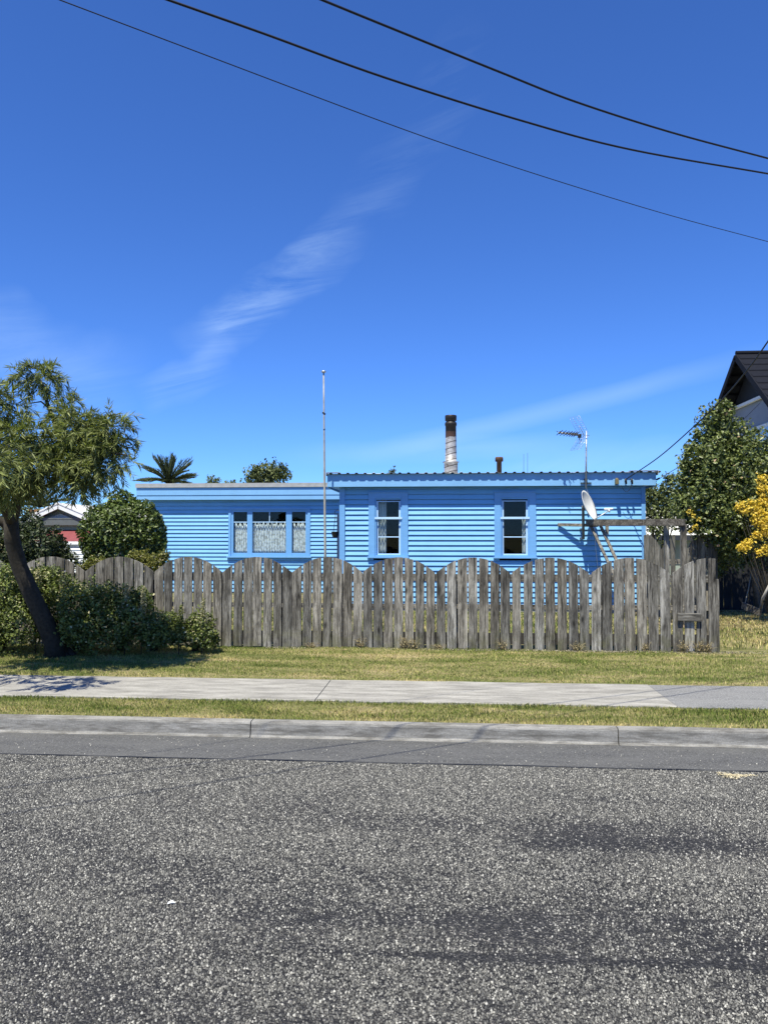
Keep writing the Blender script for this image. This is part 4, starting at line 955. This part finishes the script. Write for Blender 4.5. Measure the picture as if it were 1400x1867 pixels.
# leafy tree at right
LFY = foliage('leafy_tree_leaf', (.014, .028, .006), (.20, .235, .075), tip=(.36, .25, .16), tipamt=.004, rough=.42, trans=.18, clump=2.4)
rt = PD(1378, 1108, 13.6); rt.z = .2
tree2 = empty('leafy_tree', (rt.x, rt.y, .2), 'large dense leafy green tree at the right, overhanging the dark fence', 'tree')
cl2 = [(1240, 872, 12.9, 9, 110), (1243, 848, 12.9, 8, 80), (1256, 818, 12.9, 9, 110), (1273, 792, 12.9, 9, 120), (1288, 768, 12.9, 8, 90), (1322, 736, 12.9, 8, 90), (1236, 900, 12.9, 9, 110), (1243, 940, 12.8, 9, 110), (1300, 762, 12.9, 26, 700), (1318, 748, 12.9, 18, 350), (1330, 795, 13, 36, 1900), (1372, 822, 13, 36, 2000), (1290, 805, 12.9, 28, 900), (1270, 838, 12.9, 28, 900), (1305, 840, 12.8, 42, 2300), (1350, 850, 12.8, 50, 2800), (1404, 858, 12.9, 46, 2500), (1262, 872, 12.9, 26, 1000), (1300, 885, 12.7, 45, 2600), (1345, 900, 12.7, 45, 2400),
       (1395, 910, 12.8, 45, 2200), (1272, 910, 12.8, 32, 1500), (1250, 925, 12.9, 26, 900), (1300, 930, 12.6, 38, 2000), (1262, 955, 12.8, 22, 700), (1330, 950, 12.6, 38, 2000), (1300, 970, 12.9, 30, 1000), (1375, 960, 12.8, 40, 1800), (1345, 990, 12.8, 30, 1100), (1330, 1015, 13.2, 26, 700), (1365, 1005, 13.4, 28, 800), (1395, 1010, 13.6, 30, 800), (1310, 1000, 13.6, 22, 500), (1305, 1040, 14., 14, 250), (1328, 998, 12.6, 18, 500), (1450, 850, 13, 55, 2300), (1450, 900, 13, 70, 3000), (1250, 850, 12.9, 10, 90), (1252, 832, 12.9, 8, 50), (1300, 790, 13.4, 30, 700)]
P = []; U = []
for q in cl2:
    p, u = blob(tuple(PD(q[0], q[1], q[2])), q[3]*q[2]/1400, int(q[4]*.72), .5, .45, (1, 1.2, 1)); P.append(p); U.append(u)
leafmesh('crown', np.concatenate(P), np.concatenate(U)*1.3, .062, 1.55, LFY, tree2)
m = MB()
for a, b, c_, r_ in (((1380, 1112, 13.6), (1378, 1040, 13.5), (1350, 930, 13.1), .06), ((1384, 1110, 13.6), (1392, 1030, 13.5), (1400, 900, 13.2), .05), ((1382, 1108, 13.6), (1368, 1000, 13.3), (1310, 850, 13), .045), ((1392, 1114, 13.4), (1412, 1050, 13.2), (1430, 900, 13.1), .05)):
    A = PD(*a); A.z = .15; m.tube([A, PD(*b), PD(*c_)], [r_, r_*.8, r_*.4], 9)
m.build('trunk', plain('pale_bark', (.16, .14, .12), .9, var=.4, scale=20, bump=.6), tree2)
# yellow shrub
YEL = foliage('golden_leaf', (.42, .31, .025), (.90, .66, .12), rough=.5, trans=.28, clump=6)
yb_ = PD(1412, 1112, 12.); yb_.z = .2
cy = [(1388, 872, 12., 9, 130), (1390, 890, 12., 11, 260), (1394, 915, 12., 14, 420), (1350, 921, 11.9, 9, 170), (1358, 932, 11.9, 9, 170), (1343, 926, 11.9, 5, 50), (1371, 919, 11.9, 10, 220), (1383, 930, 11.9, 10, 240), (1378, 946, 11.9, 11, 280), (1390, 955, 11.9, 12, 320), (1398, 940, 11.9, 12, 300), (1398, 970, 11.9, 12, 300), (1358, 996, 11.9, 10, 240), (1350, 1000, 11.9, 7, 110), (1366, 988, 11.9, 8, 130),
      (1381, 976, 11.9, 8, 170), (1376, 974, 11.9, 5, 60), (1396, 1000, 11.9, 10, 240), (1385, 1008, 11.9, 7, 90), (1418, 900, 12., 16, 400), (1424, 950, 12, 20, 500), (1428, 1000, 12, 18, 400), (1256, 934, 12.2, 6, 30), (1263, 941, 12.2, 5, 22), (1267, 962, 12.2, 6, 30), (1258, 970, 12.2, 3, 12), (1274, 948, 12.2, 4, 12)]
ysh = empty('golden_shrub', (yb_.x, yb_.y, .2), 'bright golden yellow leaved shrub at the right edge in front of the leafy tree', 'shrub')
P = []; U = []
for q in cy[:22]:
    p, u = blob(tuple(PD(q[0], q[1], q[2])), q[3]*q[2]/1400, int(q[4]*.7), .4, .6); P.append(p); U.append(u)
leafmesh('foliage', np.concatenate(P), np.concatenate(U), .042, 1.7, YEL, ysh)
m = MB()
for q in cy[:22]: m.tube([yb_+Vector((0, 0, -.05)), (yb_+PD(*q[:3]))/2+Vector((.05, .05, -.1)), PD(*q[:3])], [.012, .007, .003], 5)
m.build('stem', BARK, ysh)
b = PD(1262, 985, 12.2); b.z = .2
shrub('golden_sprig', 'small sprig of yellow leaves above the back fence and beside the pergola beam', 'shrub', (b.x, b.y, .2), [clp(*q) for q in cy[22:]], YEL, .034, 1.7, stems=[((b.x, b.y, 1.7), .1)])
# farther trees
FAR = foliage('far_leaf', (.024, .036, .012), (.17, .20, .07), rough=.6, trans=.15, clump=1.2)
def fartree(lb, base, D, cls, size=.10):
    b = PD(base[0], 975, D); b.z = .2
    return shrub('distant_tree', lb, 'tree', tuple(b), [clp(px, py, D, r_, n, (1, 1, 1)) for px, py, r_, n in cls], FAR, size, 1.7, group='trees behind the houses', lump=.45, shell=.35)
fartree('small leafy tree seen between the blue house and the larger leafy tree', (1200, 0), 20, [(1185, 905, 22, 800), (1215, 900, 26, 1100), (1190, 930, 24, 900), (1220, 935, 26, 1000), (1222, 875, 11, 200), (1200, 960, 25, 600), (1178, 890, 12, 200), (1240, 900, 20, 500)], .075)
fartree('round tree crown showing over the wing roof, left of the pole', (485, 0), 34, [(480, 868, 24, 900), (500, 862, 20, 700), (462, 872, 18, 500), (515, 853, 9, 90), (520, 866, 12, 200), (490, 885, 30, 800), (470, 856, 10, 120)], .13)
fartree('tiny tree top just right of the palm over the wing roof', (388, 0), 38, [(384, 874, 8, 90), (396, 877, 7, 60), (388, 884, 12, 160)], .12)
fartree('faint low tree top over the wing roof beside the round crown', (425, 0), 40, [(425, 879, 5, 30), (412, 881, 5, 30), (422, 888, 12, 140)], .12)
fartree('tiny sprig of a tree over the front roof, left of the flue', (716, 0), 30, [(716, 858, 5, 60), (712, 863, 6, 80), (718, 850, 2, 10), (716, 868, 8, 120)], .07)
fartree('dark low trees far behind the neighbour at left', (160, 0), 45, [(160, 925, 10, 160), (30, 930, 60, 1200), (180, 935, 14, 200)], .2)

# palms
PALM = foliage('palm_leaf', (.024, .036, .014), (.10, .12, .05), rough=.45, trans=.12, clump=.8)
def palm(lb, px, py, D, R_, nf, lean=0):
    c = PD(px, py, D); root = empty('palm_tree', (c.x, c.y, .2), lb, 'palm tree', 'palm trees behind the houses')
    m = MB(); m.tube([(c.x, c.y, .1), (c.x, c.y, c.z-.2)], [.35, .28], 12); m.tube([(c.x, c.y, c.z-.7), (c.x, c.y, c.z-.1)], [.30, .42], 12); m.build('trunk', plain('palm_trunk', (.16, .09, .04), .9, var=.4, scale=8, bump=.6), root)
    cs, ds, fr = [], [], MB()
    for k in range(nf):
        a = 2*math.pi*(k/nf*3.0+rng.random()*.1); e0 = R(84-68*(k/nf)**.8); L = R_*(.8+.25*rng.random())
        p = np.array(c); d = np.array([math.cos(a)*math.cos(e0), math.sin(a)*math.cos(e0), math.sin(e0)]); pts = [tuple(p)]
        n = 26
        for j in range(n):
            d = d+np.array([0, 0, -.030*(1.2-math.sin(e0)*.6)]); d /= np.linalg.norm(d); p = p+d*L/n; pts.append(tuple(p))
            s_ = np.cross(d, [0, 0, 1.]); s_ /= np.linalg.norm(s_)+1e-9
            up_ = np.cross(s_, d)
            ll = .17*(1-abs(j/n-.45)*1.2)
            for sg_ in (-1, 1):
                ld = s_*sg_*.45+d*.80+up_*.38; ld /= np.linalg.norm(ld)
                if j > 2: cs.append((p+ld*ll*.5, ld, ll))
        fr.tube(pts[::4]+[pts[-1]], [.03]+[.018]*(len(pts[::4])-1)+[.004], 4)
    fr.build('rib', PALM, root)
    C_ = np.array([q[0] for q in cs]); D_ = np.array([q[1] for q in cs])
    leafmesh('frond', C_, None, .21, 9., PALM, root, fold=.05, dirs=D_, jitter=.05, up=.3)
palm('spiky palm tree rising over the left end of the wing roof', 308, 882, 30, 1.28, 90)
palm('palm tree mostly hidden behind the leaning tree and the white neighbour house', 72, 925, 32, 1.28, 50)

# ------------------------------------------------------------------ neighbour houses
# left neighbour with a white gable and a red lean-to
DN = 27.; NY = PD(107, 917, DN).y
nb = empty('neighbour_house', (X(107, NY), NY, .2), 'pale neighbour house with white gable and red lean-to roof, far left behind the round shrub', 'house')
WHITE = plain('white_weatherboard', (.70, .71, .70), .6, .3, var=.07); PALEG = plain('pale_grey_wall', (.34, .37, .37), .7, .2, var=.08)
ap_ = PY(107, 917, NY-.5); le = PY(48, 944, NY-.5); re = PY(170, 944, NY-.5)
m = MB()
for p, q in ((ap_, le), (ap_, re)):
    for dy, th in ((0, .0),):
        d = (q-p); nrm_ = Vector((-d.z, 0, d.x)).normalized()
        if nrm_.z < 0: nrm_ = -nrm_
        vs = [p+nrm_*.0, q+nrm_*.0, q+nrm_*-.09, p+nrm_*-.09]; m.add(vs+[v+Vector((0, 8, 0)) for v in vs], [(0, 1, 2, 3), (7, 6, 5, 4), (0, 4, 5, 1), (1, 5, 6, 2), (2, 6, 7, 3), (3, 7, 4, 0)])
m.build('roof', plain('pale_roof', (.70, .69, .67), .6), nb)
m = MB()
for p, q in ((ap_, le), (ap_, re)):
    d = (q-p).normalized(); m.bar(p+Vector((0, -.03, -.12)), q+Vector((0, -.03, -.12)), .05, .14, up=(0, 0, 1)); m.bar(p+Vector((0, -.05, -.0)), q+Vector((0, -.05, -.0)), .05, .05)
m.build('bargeboard', WHITE, nb)
m = MB(); zE = le.z
m.add([(le.x+.2, NY, .2), (re.x-.2, NY, .2), (re.x-.2, NY, zE-.05), (ap_.x, NY, ap_.z-.1), (le.x+.2, NY, zE-.05), (le.x+.2, NY+7.4, .2), (re.x-.2, NY+7.4, .2), (re.x-.2, NY+7.4, zE-.05), (ap_.x, NY+7.4, ap_.z-.1), (le.x+.2, NY+7.4, zE-.05)],
      [(0, 1, 2, 3, 4), (9, 8, 7, 6, 5), (1, 6, 7, 2), (0, 4, 9, 5)]); m.build('wall', PALEG, nb)
m = MB(); a, b, c_ = PY(86, 945, NY-.2), PY(131, 945, NY-.2), PY(110, 936.5, NY-.2)
m.add([a, b, c_, a+Vector((0, .19, 0)), b+Vector((0, .19, 0)), c_+Vector((0, .19, 0))], [(0, 1, 2), (5, 4, 3), (0, 3, 4, 1), (1, 4, 5, 2), (2, 5, 3, 0)]); m.build('gable_panel', plain('gable_panel_grey', (.42, .45, .46), .7), nb)
m = MB(); a, b = PY(20, 946, NY-.45), PY(190, 946, NY-.45); m.box((a.x, NY-.48, a.z-.02), (b.x, NY-.02, a.z+.03)); m.box((a.x, NY-.47, PY(0, 958, NY).z), (b.x, NY-.42, a.z-.02))
m.build('porch_beam', plain('porch_grey', (.10, .115, .115), .8), nb)
# lean-to
m = MB(); a, b = PY(30, 966, NY-.2), PY(185, 966, NY-.2); yl = NY-1.6; c_, d_ = PY(30, 987, yl), PY(185, 987, yl)
a.x = c_.x; b.x = d_.x
m.add([a, b, d_, c_]+[v-Vector((0, 0, .05)) for v in (a, b, d_, c_)], [(3, 2, 1, 0), (4, 5, 6, 7), (0, 1, 5, 4), (1, 2, 6, 5), (2, 3, 7, 6), (3, 0, 4, 7)]); m.build('lean_to_roof', plain('red_roof', (.21, .055, .058), .6, var=.15), nb)
m = MB(); m.box((c_.x, yl-.06, c_.z-.10), (d_.x, yl+.0, c_.z-.005)); m.build('gutter', WHITE, nb)
m = MB(); m.box((c_.x+.1, yl+.12, .15), (d_.x-.1, yl+.2, c_.z-.09)); m.build('lean_to_wall', PALEG, nb)
m = MB(); a, b = PY(114, 1000, yl-.3), PY(160, 1000, yl-.3); z = .2
while z < a.z-.02: zt = min(z+.13, a.z); m.add([(a.x, yl-.33, z), (b.x, yl-.33, z), (b.x, yl-.305, zt), (a.x, yl-.305, zt), (a.x, yl-.30, z), (b.x, yl-.30, z)], [(0, 1, 2, 3), (4, 5, 1, 0)]); z = zt
m.box((a.x+.01, yl-.30, .15), (b.x-.01, yl+.11, a.z)); m.build('porch_wall', WHITE, nb)

# right neighbour, two storeys, dark tiled roof, gable to the left
NR = 21.; apx = PD(1342, 644, NR); XG = apx.x
nh = empty('neighbour_house', (XG+3, apx.y, .2), 'two storey house with steep dark tiled roof at the right edge above the leafy tree', 'house')
DKT = plain('dark_roof_tile', (.007, .008, .013), .75, .15, var=.2, scale=12); DKG = plain('dark_gable', (.018, .020, .024), .7, .3, var=.15)
pit = .78; XGo = XG; RL = 9.
def roofpt(dy, over=0): return (XGo, apx.y+dy, apx.z-abs(dy)*pit)
m = MB(); run_ = 4.2
for s_ in (-1, 1):
    rows = 15
    for k in range(rows):
        d0, d1 = run_*k/rows, run_*(k+1)/rows
        y0_, z0_ = apx.y+s_*d0, apx.z-d0*pit-.012; y1_, z1_ = apx.y+s_*d1, apx.z-d1*pit+.022
        vs = [(XG, y0_, z0_), (XG+RL, y0_, z0_), (XG+RL, y1_, z1_), (XG, y1_, z1_), (XG, y1_, z1_-.05), (XG+RL, y1_, z1_-.05), (XG, y0_, z0_-.06), (XG+RL, y0_, z0_-.06)]
        m.add(vs, [(0, 3, 2, 1) if s_ > 0 else (0, 1, 2, 3), (3, 4, 5, 2), (0, 6, 4, 3), (6, 7, 5, 4), (1, 2, 5, 7)])
m.tube([(XG-.01, apx.y, apx.z+.01), (XG+RL, apx.y, apx.z+.01)], .06, 8)
m.build('roof', DKT, nh)
m = MB()
for s_ in (-1, 1): m.bar((XG-.02, apx.y, apx.z-.10), (XG-.02, apx.y+s_*run_, apx.z-.10-run_*pit), .04, .16, up=(0, 0, 1))
m.build('bargeboard', DKT, nh)
xw = XG+.45; zl = PY(1345, 744, apx.y).z
pw = Vector((xw, 0, 0))
yy = [apx.y-3.7, apx.y+3.7]
zE = apx.z-3.7*pit-.1
bl_ = 0
# boundary height of cladding from the point seen at (1370, 733)
d = ray(1370, 733); t = (xw-O.x)/d.x; zbnd = (O+d*t).z
m = MB(); yb0 = (apx.z-.1-zbnd)/pit
m.add([(xw, apx.y-yb0, zbnd), (xw, apx.y+yb0, zbnd), (xw, apx.y, apx.z-.1), (xw+.2, apx.y-yb0, zbnd), (xw+.2, apx.y+yb0, zbnd), (xw+.2, apx.y, apx.z-.1)], [(0, 2, 1), (3, 4, 5), (0, 1, 4, 3)]); m.build('gable', DKG, nh)
m = MB(); m.add([(xw+.03, yy[0], .2), (xw+.03, yy[1], .2), (xw+.03, yy[1], zE), (xw+.03, apx.y+yb0, zbnd-.001), (xw+.03, apx.y-yb0, zbnd-.001), (xw+.03, yy[0], zE)], [(0, 5, 4, 3, 2, 1)])
m.add([(xw+.03, yy[0], .2), (xw+8, yy[0], .2), (xw+8, yy[0], zE), (xw+.03, yy[0], zE)], [(0, 1, 2, 3)]); m.add([(xw+.03, yy[1], .2), (xw+8, yy[1], .2), (xw+8, yy[1], zE), (xw+.03, yy[1], zE), (xw+8, yy[0], .2), (xw+8, yy[0], zE)], [(3, 2, 1, 0), (1, 2, 5, 4)])
m.build('wall', plain('pale_blue_grey_wall', (.24, .265, .31), .7, var=.06), nh)
m = MB(); m.box((xw-.08, apx.y-yb0+.12, zbnd-.03), (xw-.001, apx.y+yb0-.12, zbnd+.05)); m.build('trim', WHITE, nh)
dq = ray(1368, 785); t = (xw-O.x)/dq.x; wq = O+dq*t
m = MB(); m.box((xw-.03, wq.y-1.4, wq.z-.9), (xw+.02, wq.y+.1, wq.z+.05)); wnd = m.build('window', WHITE, nh)
m = MB(); m.box((xw-.036, wq.y-1.3, wq.z-.8), (xw-.031, wq.y+.0, wq.z-.05)); m.build('pane', GLASS, wnd)

# pale shed behind the back fence
SY = 24.; m = MB(); sx0, sx1 = X(1165, SY), X(1330, SY); s1, s2 = Z(955, SY, 1220), Z(975.5, SY, 1220)
shed = empty('shed', (X(1240, SY), SY, .2), 'low pale green shed with a white roof seen through the pergola', 'shed')
m.add([(sx0, SY, s2), (sx1, SY, s2), (sx1, SY+1.8, s1+.55), (sx0, SY+1.8, s1+.55), (sx0, SY, s2-.08), (sx1, SY, s2-.08), (sx1, SY+1.8, s1+.47), (sx0, SY+1.8, s1+.47)], [(0, 1, 2, 3), (7, 6, 5, 4), (0, 4, 5, 1), (1, 5, 6, 2), (2, 6, 7, 3), (3, 7, 4, 0)]); m.build('roof', plain('white_roof', (.72, .72, .70), .5, var=.05), shed)
m = MB(); m.box((sx0+.1, SY+.3, .15), (sx1-.1, SY+1.75, s2-.09)); m.build('wall', plain('pale_green_wall', (.30, .36, .33), .7, var=.08), shed)
m = MB(); a, b = PY(1207, 990, SY+.28), PY(1218, 1002, SY+.28); m.box((a.x, SY+.2, b.z-.1), (b.x+.1, SY+.28, a.z)); m.build('window', DARK, shed)
m = MB(); m.box((sx0-.02, SY-.06, s2-.16), (sx1+.02, SY-.001, s2-.0)); m.build('gutter', plain('dark_gutter', (.03, .035, .05), .6), shed)
# dark side fence under the leafy tree
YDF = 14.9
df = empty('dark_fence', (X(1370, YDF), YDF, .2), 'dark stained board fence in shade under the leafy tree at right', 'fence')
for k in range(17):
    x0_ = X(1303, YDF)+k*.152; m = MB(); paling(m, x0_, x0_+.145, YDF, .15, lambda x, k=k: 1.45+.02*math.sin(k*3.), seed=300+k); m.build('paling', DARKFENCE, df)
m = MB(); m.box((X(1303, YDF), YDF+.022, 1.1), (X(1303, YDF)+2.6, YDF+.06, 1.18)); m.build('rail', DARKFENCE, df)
# fallen board and sticks
a, b = PZ(1352, 1106, .30), PZ(1386, 1122, .24)
m = MB(); m.bar(PD(1354, 1104, 12.6), PD(1386, 1117, 12.2), .05, .10); tag(m.build('fallen_board', BEAMWOOD), 'short grey board lying tilted on the ground under the leafy tree', 'board')
m = MB(); m.tube([PD(1357, 1106, 12.8), PD(1364, 1075, 12.9), PD(1370, 1040, 13.2)], [.010, .008, .006], 6); tag(m.build('stick', plain('grey_stick', (.25, .23, .20), .9)), 'thin grey stick leaning above the fallen board', 'stick')
m = MB(); m.tube([PZ(1384, 1122, .2)+Vector((0, 0, -.03)), PD(1391, 1090, 11.9), PD(1402, 1068, 11.9), PD(1420, 1055, 11.9)], [.028, .022, .02, .015], 8); tag(m.build('bent_branch', plain('grey_branch', (.30, .28, .25), .9)), 'pale bent branch rising from the ground at the right edge', 'branch')

# ------------------------------------------------------------------ grass
def grassmat():
    m, nt, b = mat('grass_blade', .7, .15)
    ge = N(nt, 'ShaderNodeNewGeometry')
    nz = N(nt, 'ShaderNodeTexNoise', i={'Vector': N(nt, 'ShaderNodeMapping', i={'Vector': objco(nt), 'Scale': (.6, 2.2, 1)}).outputs[0], 'Scale': 1.6, 'Detail': 6., 'Roughness': .7})
    sx_ = N(nt, 'ShaderNodeSeparateXYZ', i={0: objco(nt)})
    edge = M2(nt, 'MULTIPLY', M2(nt, 'SUBTRACT', 1., M2(nt, 'DIVIDE', M2(nt, 'SUBTRACT', sx_.outputs[1], YK+.08), .26), clamp=True), .13)   # parched strip along the kerb
    rt_ = M2(nt, 'MULTIPLY', M2(nt, 'MULTIPLY', M2(nt, 'SUBTRACT', sx_.outputs[0], X(1300, YF)), 1.2, clamp=True), M2(nt, 'MULTIPLY', M2(nt, 'SUBTRACT', sx_.outputs[1], 8.9), 2., clamp=True))
    s = M2(nt, 'ADD', M2(nt, 'ADD', M2(nt, 'MULTIPLY', ge.outputs['Random Per Island'], .36), M2(nt, 'SUBTRACT', M2(nt, 'MULTIPLY', nz.outputs[0], 1.0), .16)), M2(nt, 'ADD', edge, M2(nt, 'MULTIPLY', rt_, .2)))
    c = ramp(nt, s, [(.34, (.12, .18, .032)), (.48, (.22, .285, .062)), (.60, (.40, .40, .13)), (.78, (.72, .60, .31))])
    nt.links.new(c, b.inputs['Base Color'])
    tr = N(nt, 'ShaderNodeBsdfTranslucent', i={'Color': c}); mx = N(nt, 'ShaderNodeMixShader', i={0: .3, 1: b.outputs[0], 2: tr.outputs[0]})
    nt.links.new(mx.outputs[0], nt.nodes['Material Output'].inputs[0]); return m
GR = grassmat()
def grass(name, n, xr, yr, h, w=.0035, keep=None, lean=.6, clumpf=True):
    x = rng.uniform(*xr, n); y = rng.uniform(*yr, n)
    if keep is not None: k = keep(x, y); x, y = x[k], y[k]
    n = len(x)
    z = np.interp(y, [p[0] for p in PROF], [p[1] for p in PROF])-.004
    z = z+np.array([bumpz(a, b) for a, b in zip(x, y)])*.9
    den = np.array([mnoise.noise(Vector((a*2.2, b*5, 0))) for a, b in zip(x, y)])
    H = h*(.45+.8*rng.random(n))*(1+.5*den); a = rng.random(n)*6.283; ld = np.stack([np.cos(a), np.sin(a), np.zeros(n)], 1); sd_ = np.stack([-np.sin(a), np.cos(a), np.zeros(n)], 1)
    b0_ = np.stack([x, y, z], 1); ww = w*(.6+.8*rng.random(n))[:, None]
    le_ = (lean*rng.random(n)*1.3)[:, None]*H[:, None]
    mid = b0_+ld*le_*.35+np.array([0, 0, 1])*H[:, None]*.6; tip = b0_+ld*le_+np.array([0, 0, 1])*H[:, None]
    v = np.stack([b0_-sd_*ww*.5, b0_+sd_*ww*.5, mid+sd_*ww*.4, tip, mid-sd_*ww*.4], 1).reshape(-1, 3)
    me = bpy.data.meshes.new(name); me.vertices.add(5*n); me.vertices.foreach_set('co', v.ravel())
    idx = (np.arange(n)[:, None]*5+np.arange(5)).reshape(-1).astype(np.int32)
    me.loops.add(5*n); me.loops.foreach_set('vertex_index', idx); me.polygons.add(n); me.polygons.foreach_set('loop_start', (np.arange(n)*5).astype(np.int32)); me.polygons.foreach_set('loop_total', np.full(n, 5, np.int32))
    me.materials.append(GR); me.update(calc_edges=True); o = bpy.data.objects.new(name, me); C.objects.link(o); return tag(o, kind='stuff')
o = grass('kerbside_grass', 60000, (-5.2, 5.2), (YK+.03, YV+.04), .026); tag(o, 'narrow strip of short grass between kerb and footpath', 'grass')
o = grass('lawn_grass', 120000, (-6.2, 7.0), (YP-.02, YF+.05), .023, .0045); tag(o, 'mown dry lawn between the footpath and the paling fence', 'grass')
o = grass('yard_grass', 50000, (4.0, 8.6), (YF+.05, 14.2), .055, .007); tag(o, 'rough dry grass beyond the right end of the fence', 'grass')
o = grass('back_yard_grass', 26000, (-6, 4.2), (YF+.2, 13.9), .06, .008); tag(o, 'grass of the front yard behind the paling fence', 'grass')
# dry weeds at the foot of the fence
DRY = foliage('dry_weed', (.16, .12, .06), (.42, .35, .20), rough=.8, trans=.2, clump=9)
for px, hh, lb in ((569, 12, 'small dry weed at the foot of the fence below the tall pole'), (655, 24, 'brown tangled weed climbing the palings below the left sash window'), (738, 26, 'dry curled weed at the fence foot, left of the fence middle'), (753, 24, 'bushy dry weed at the fence foot right below the first sash window'),
                   (800, 12, 'low pale weed strand trailing along the fence foot'), (916, 22, 'upright dead weed between palings under the right sash window'), (1053, 20, 'straw coloured weed tuft below the satellite dish'), (1176, 18, 'spreading straw tuft at the fence foot below the pergola post'), (1245, 22, 'curled dry stalk beneath the letter slot'), (1275, 26, 'looped dry stalk under the right end of the letter slot'), (1290, 20, 'dry tuft at the last post of the fence')):
    b = PY(px, 1183, YF-.03); b.z = .19; root = empty('dry_weed', b, lb, 'weed', 'dry weeds along the fence'); m = MB()
    for k in range(9):
        a = random.uniform(-1, 1); H_ = hh/1400*9.4*random.uniform(.5, 1.1); m.tube([b+Vector((a*.02, 0, 0)), b+Vector((a*.05, -.01, H_*.6)), b+Vector((a*.09, -.02*random.random(), H_)), b+Vector((a*.12, -.02, H_*random.uniform(.6, .95)))], [.003, .0025, .002, .001], 4)
    m.build('stalk', DRY, root)
    p, u = blob((b.x, b.y, b.z+hh/1400*9.4*.4), hh/1400*9.4*.5, 110, .2, .3, (.8, .35, 1)); leafmesh('dead_leaf', p, None, .022, 2., DRY, root)
# loose dirt line and leaf litter under the fence
def grit(name, n, xr, yr, size, cols, label):
    x = rng.uniform(*xr, n); y = rng.uniform(*yr, n); z = np.interp(y, [p[0] for p in PROF], [p[1] for p in PROF])
    z = np.where(y < YK-.1, .006, z)+size*.25
    mt = foliage(name+'_mat', cols[0], cols[1], rough=.9, trans=0., clump=20)
    o = leafmesh(name, np.stack([x, y, z], 1), None, size, 1.5, mt, up=2.); return tag(o, label, 'litter', kind='stuff')
grit('leaf_litter', 5000, (X(1308, YF), 8.2), (11.5, 14.5), .05, ((.07, .05, .035), (.24, .18, .12)), 'dead leaves and dirt under the leafy tree')
grit('fence_dirt', 4000, (-2.2, 4.05), (YF-.09, YF+.06), .018, ((.16, .14, .10), (.36, .32, .24)), 'strip of dirt and clippings under the palings')
grit('gutter_grit', 900, (-4, 4), (YS+.02, YK-.02), .009, ((.20, .19, .17), (.5, .48, .42)), 'loose pale grit lying in the gutter')
# spilled sand patch and paper scrap on the road
c = PZ(1338, 1416, 0); ang = rng.random(900)*6.283; rad_ = rng.random(900)**.9*(1+.5*np.sin(ang*3+1)+.25*np.sin(ang*7))
o = leafmesh('sand_patch', np.stack([c.x+np.cos(ang)*rad_*.10, c.y+np.sin(ang)*rad_*.045, np.full(900, .006)], 1), None, .010, 1.4, plain('sand', (.50, .44, .30), .95), up=3.); tag(o, 'small yellow sand spill on the road near the seam', 'sand', kind='stuff')
c = PZ(312, 1650, 0)
m = MB(); m.add([(c.x-.016, c.y-.004, .006), (c.x+.004, c.y-.007, .014), (c.x+.018, c.y+.003, .008), (c.x+.002, c.y+.008, .016), (c.x-.012, c.y+.006, .010), (c.x-.016, c.y-.004, .003), (c.x+.004, c.y-.007, .010), (c.x+.018, c.y+.003, .005), (c.x+.002, c.y+.008, .012), (c.x-.012, c.y+.006, .007)], [(0, 1, 3, 4), (1, 2, 3), (9, 8, 6, 5), (8, 7, 6), (0, 5, 6, 1), (1, 6, 7, 2), (2, 7, 8, 3), (3, 8, 9, 4), (4, 9, 5, 0)])
tag(m.build('paper_scrap', plain('white_paper', (.8, .8, .78), .9)), 'tiny white scrap of paper lying on the road', 'paper scrap')
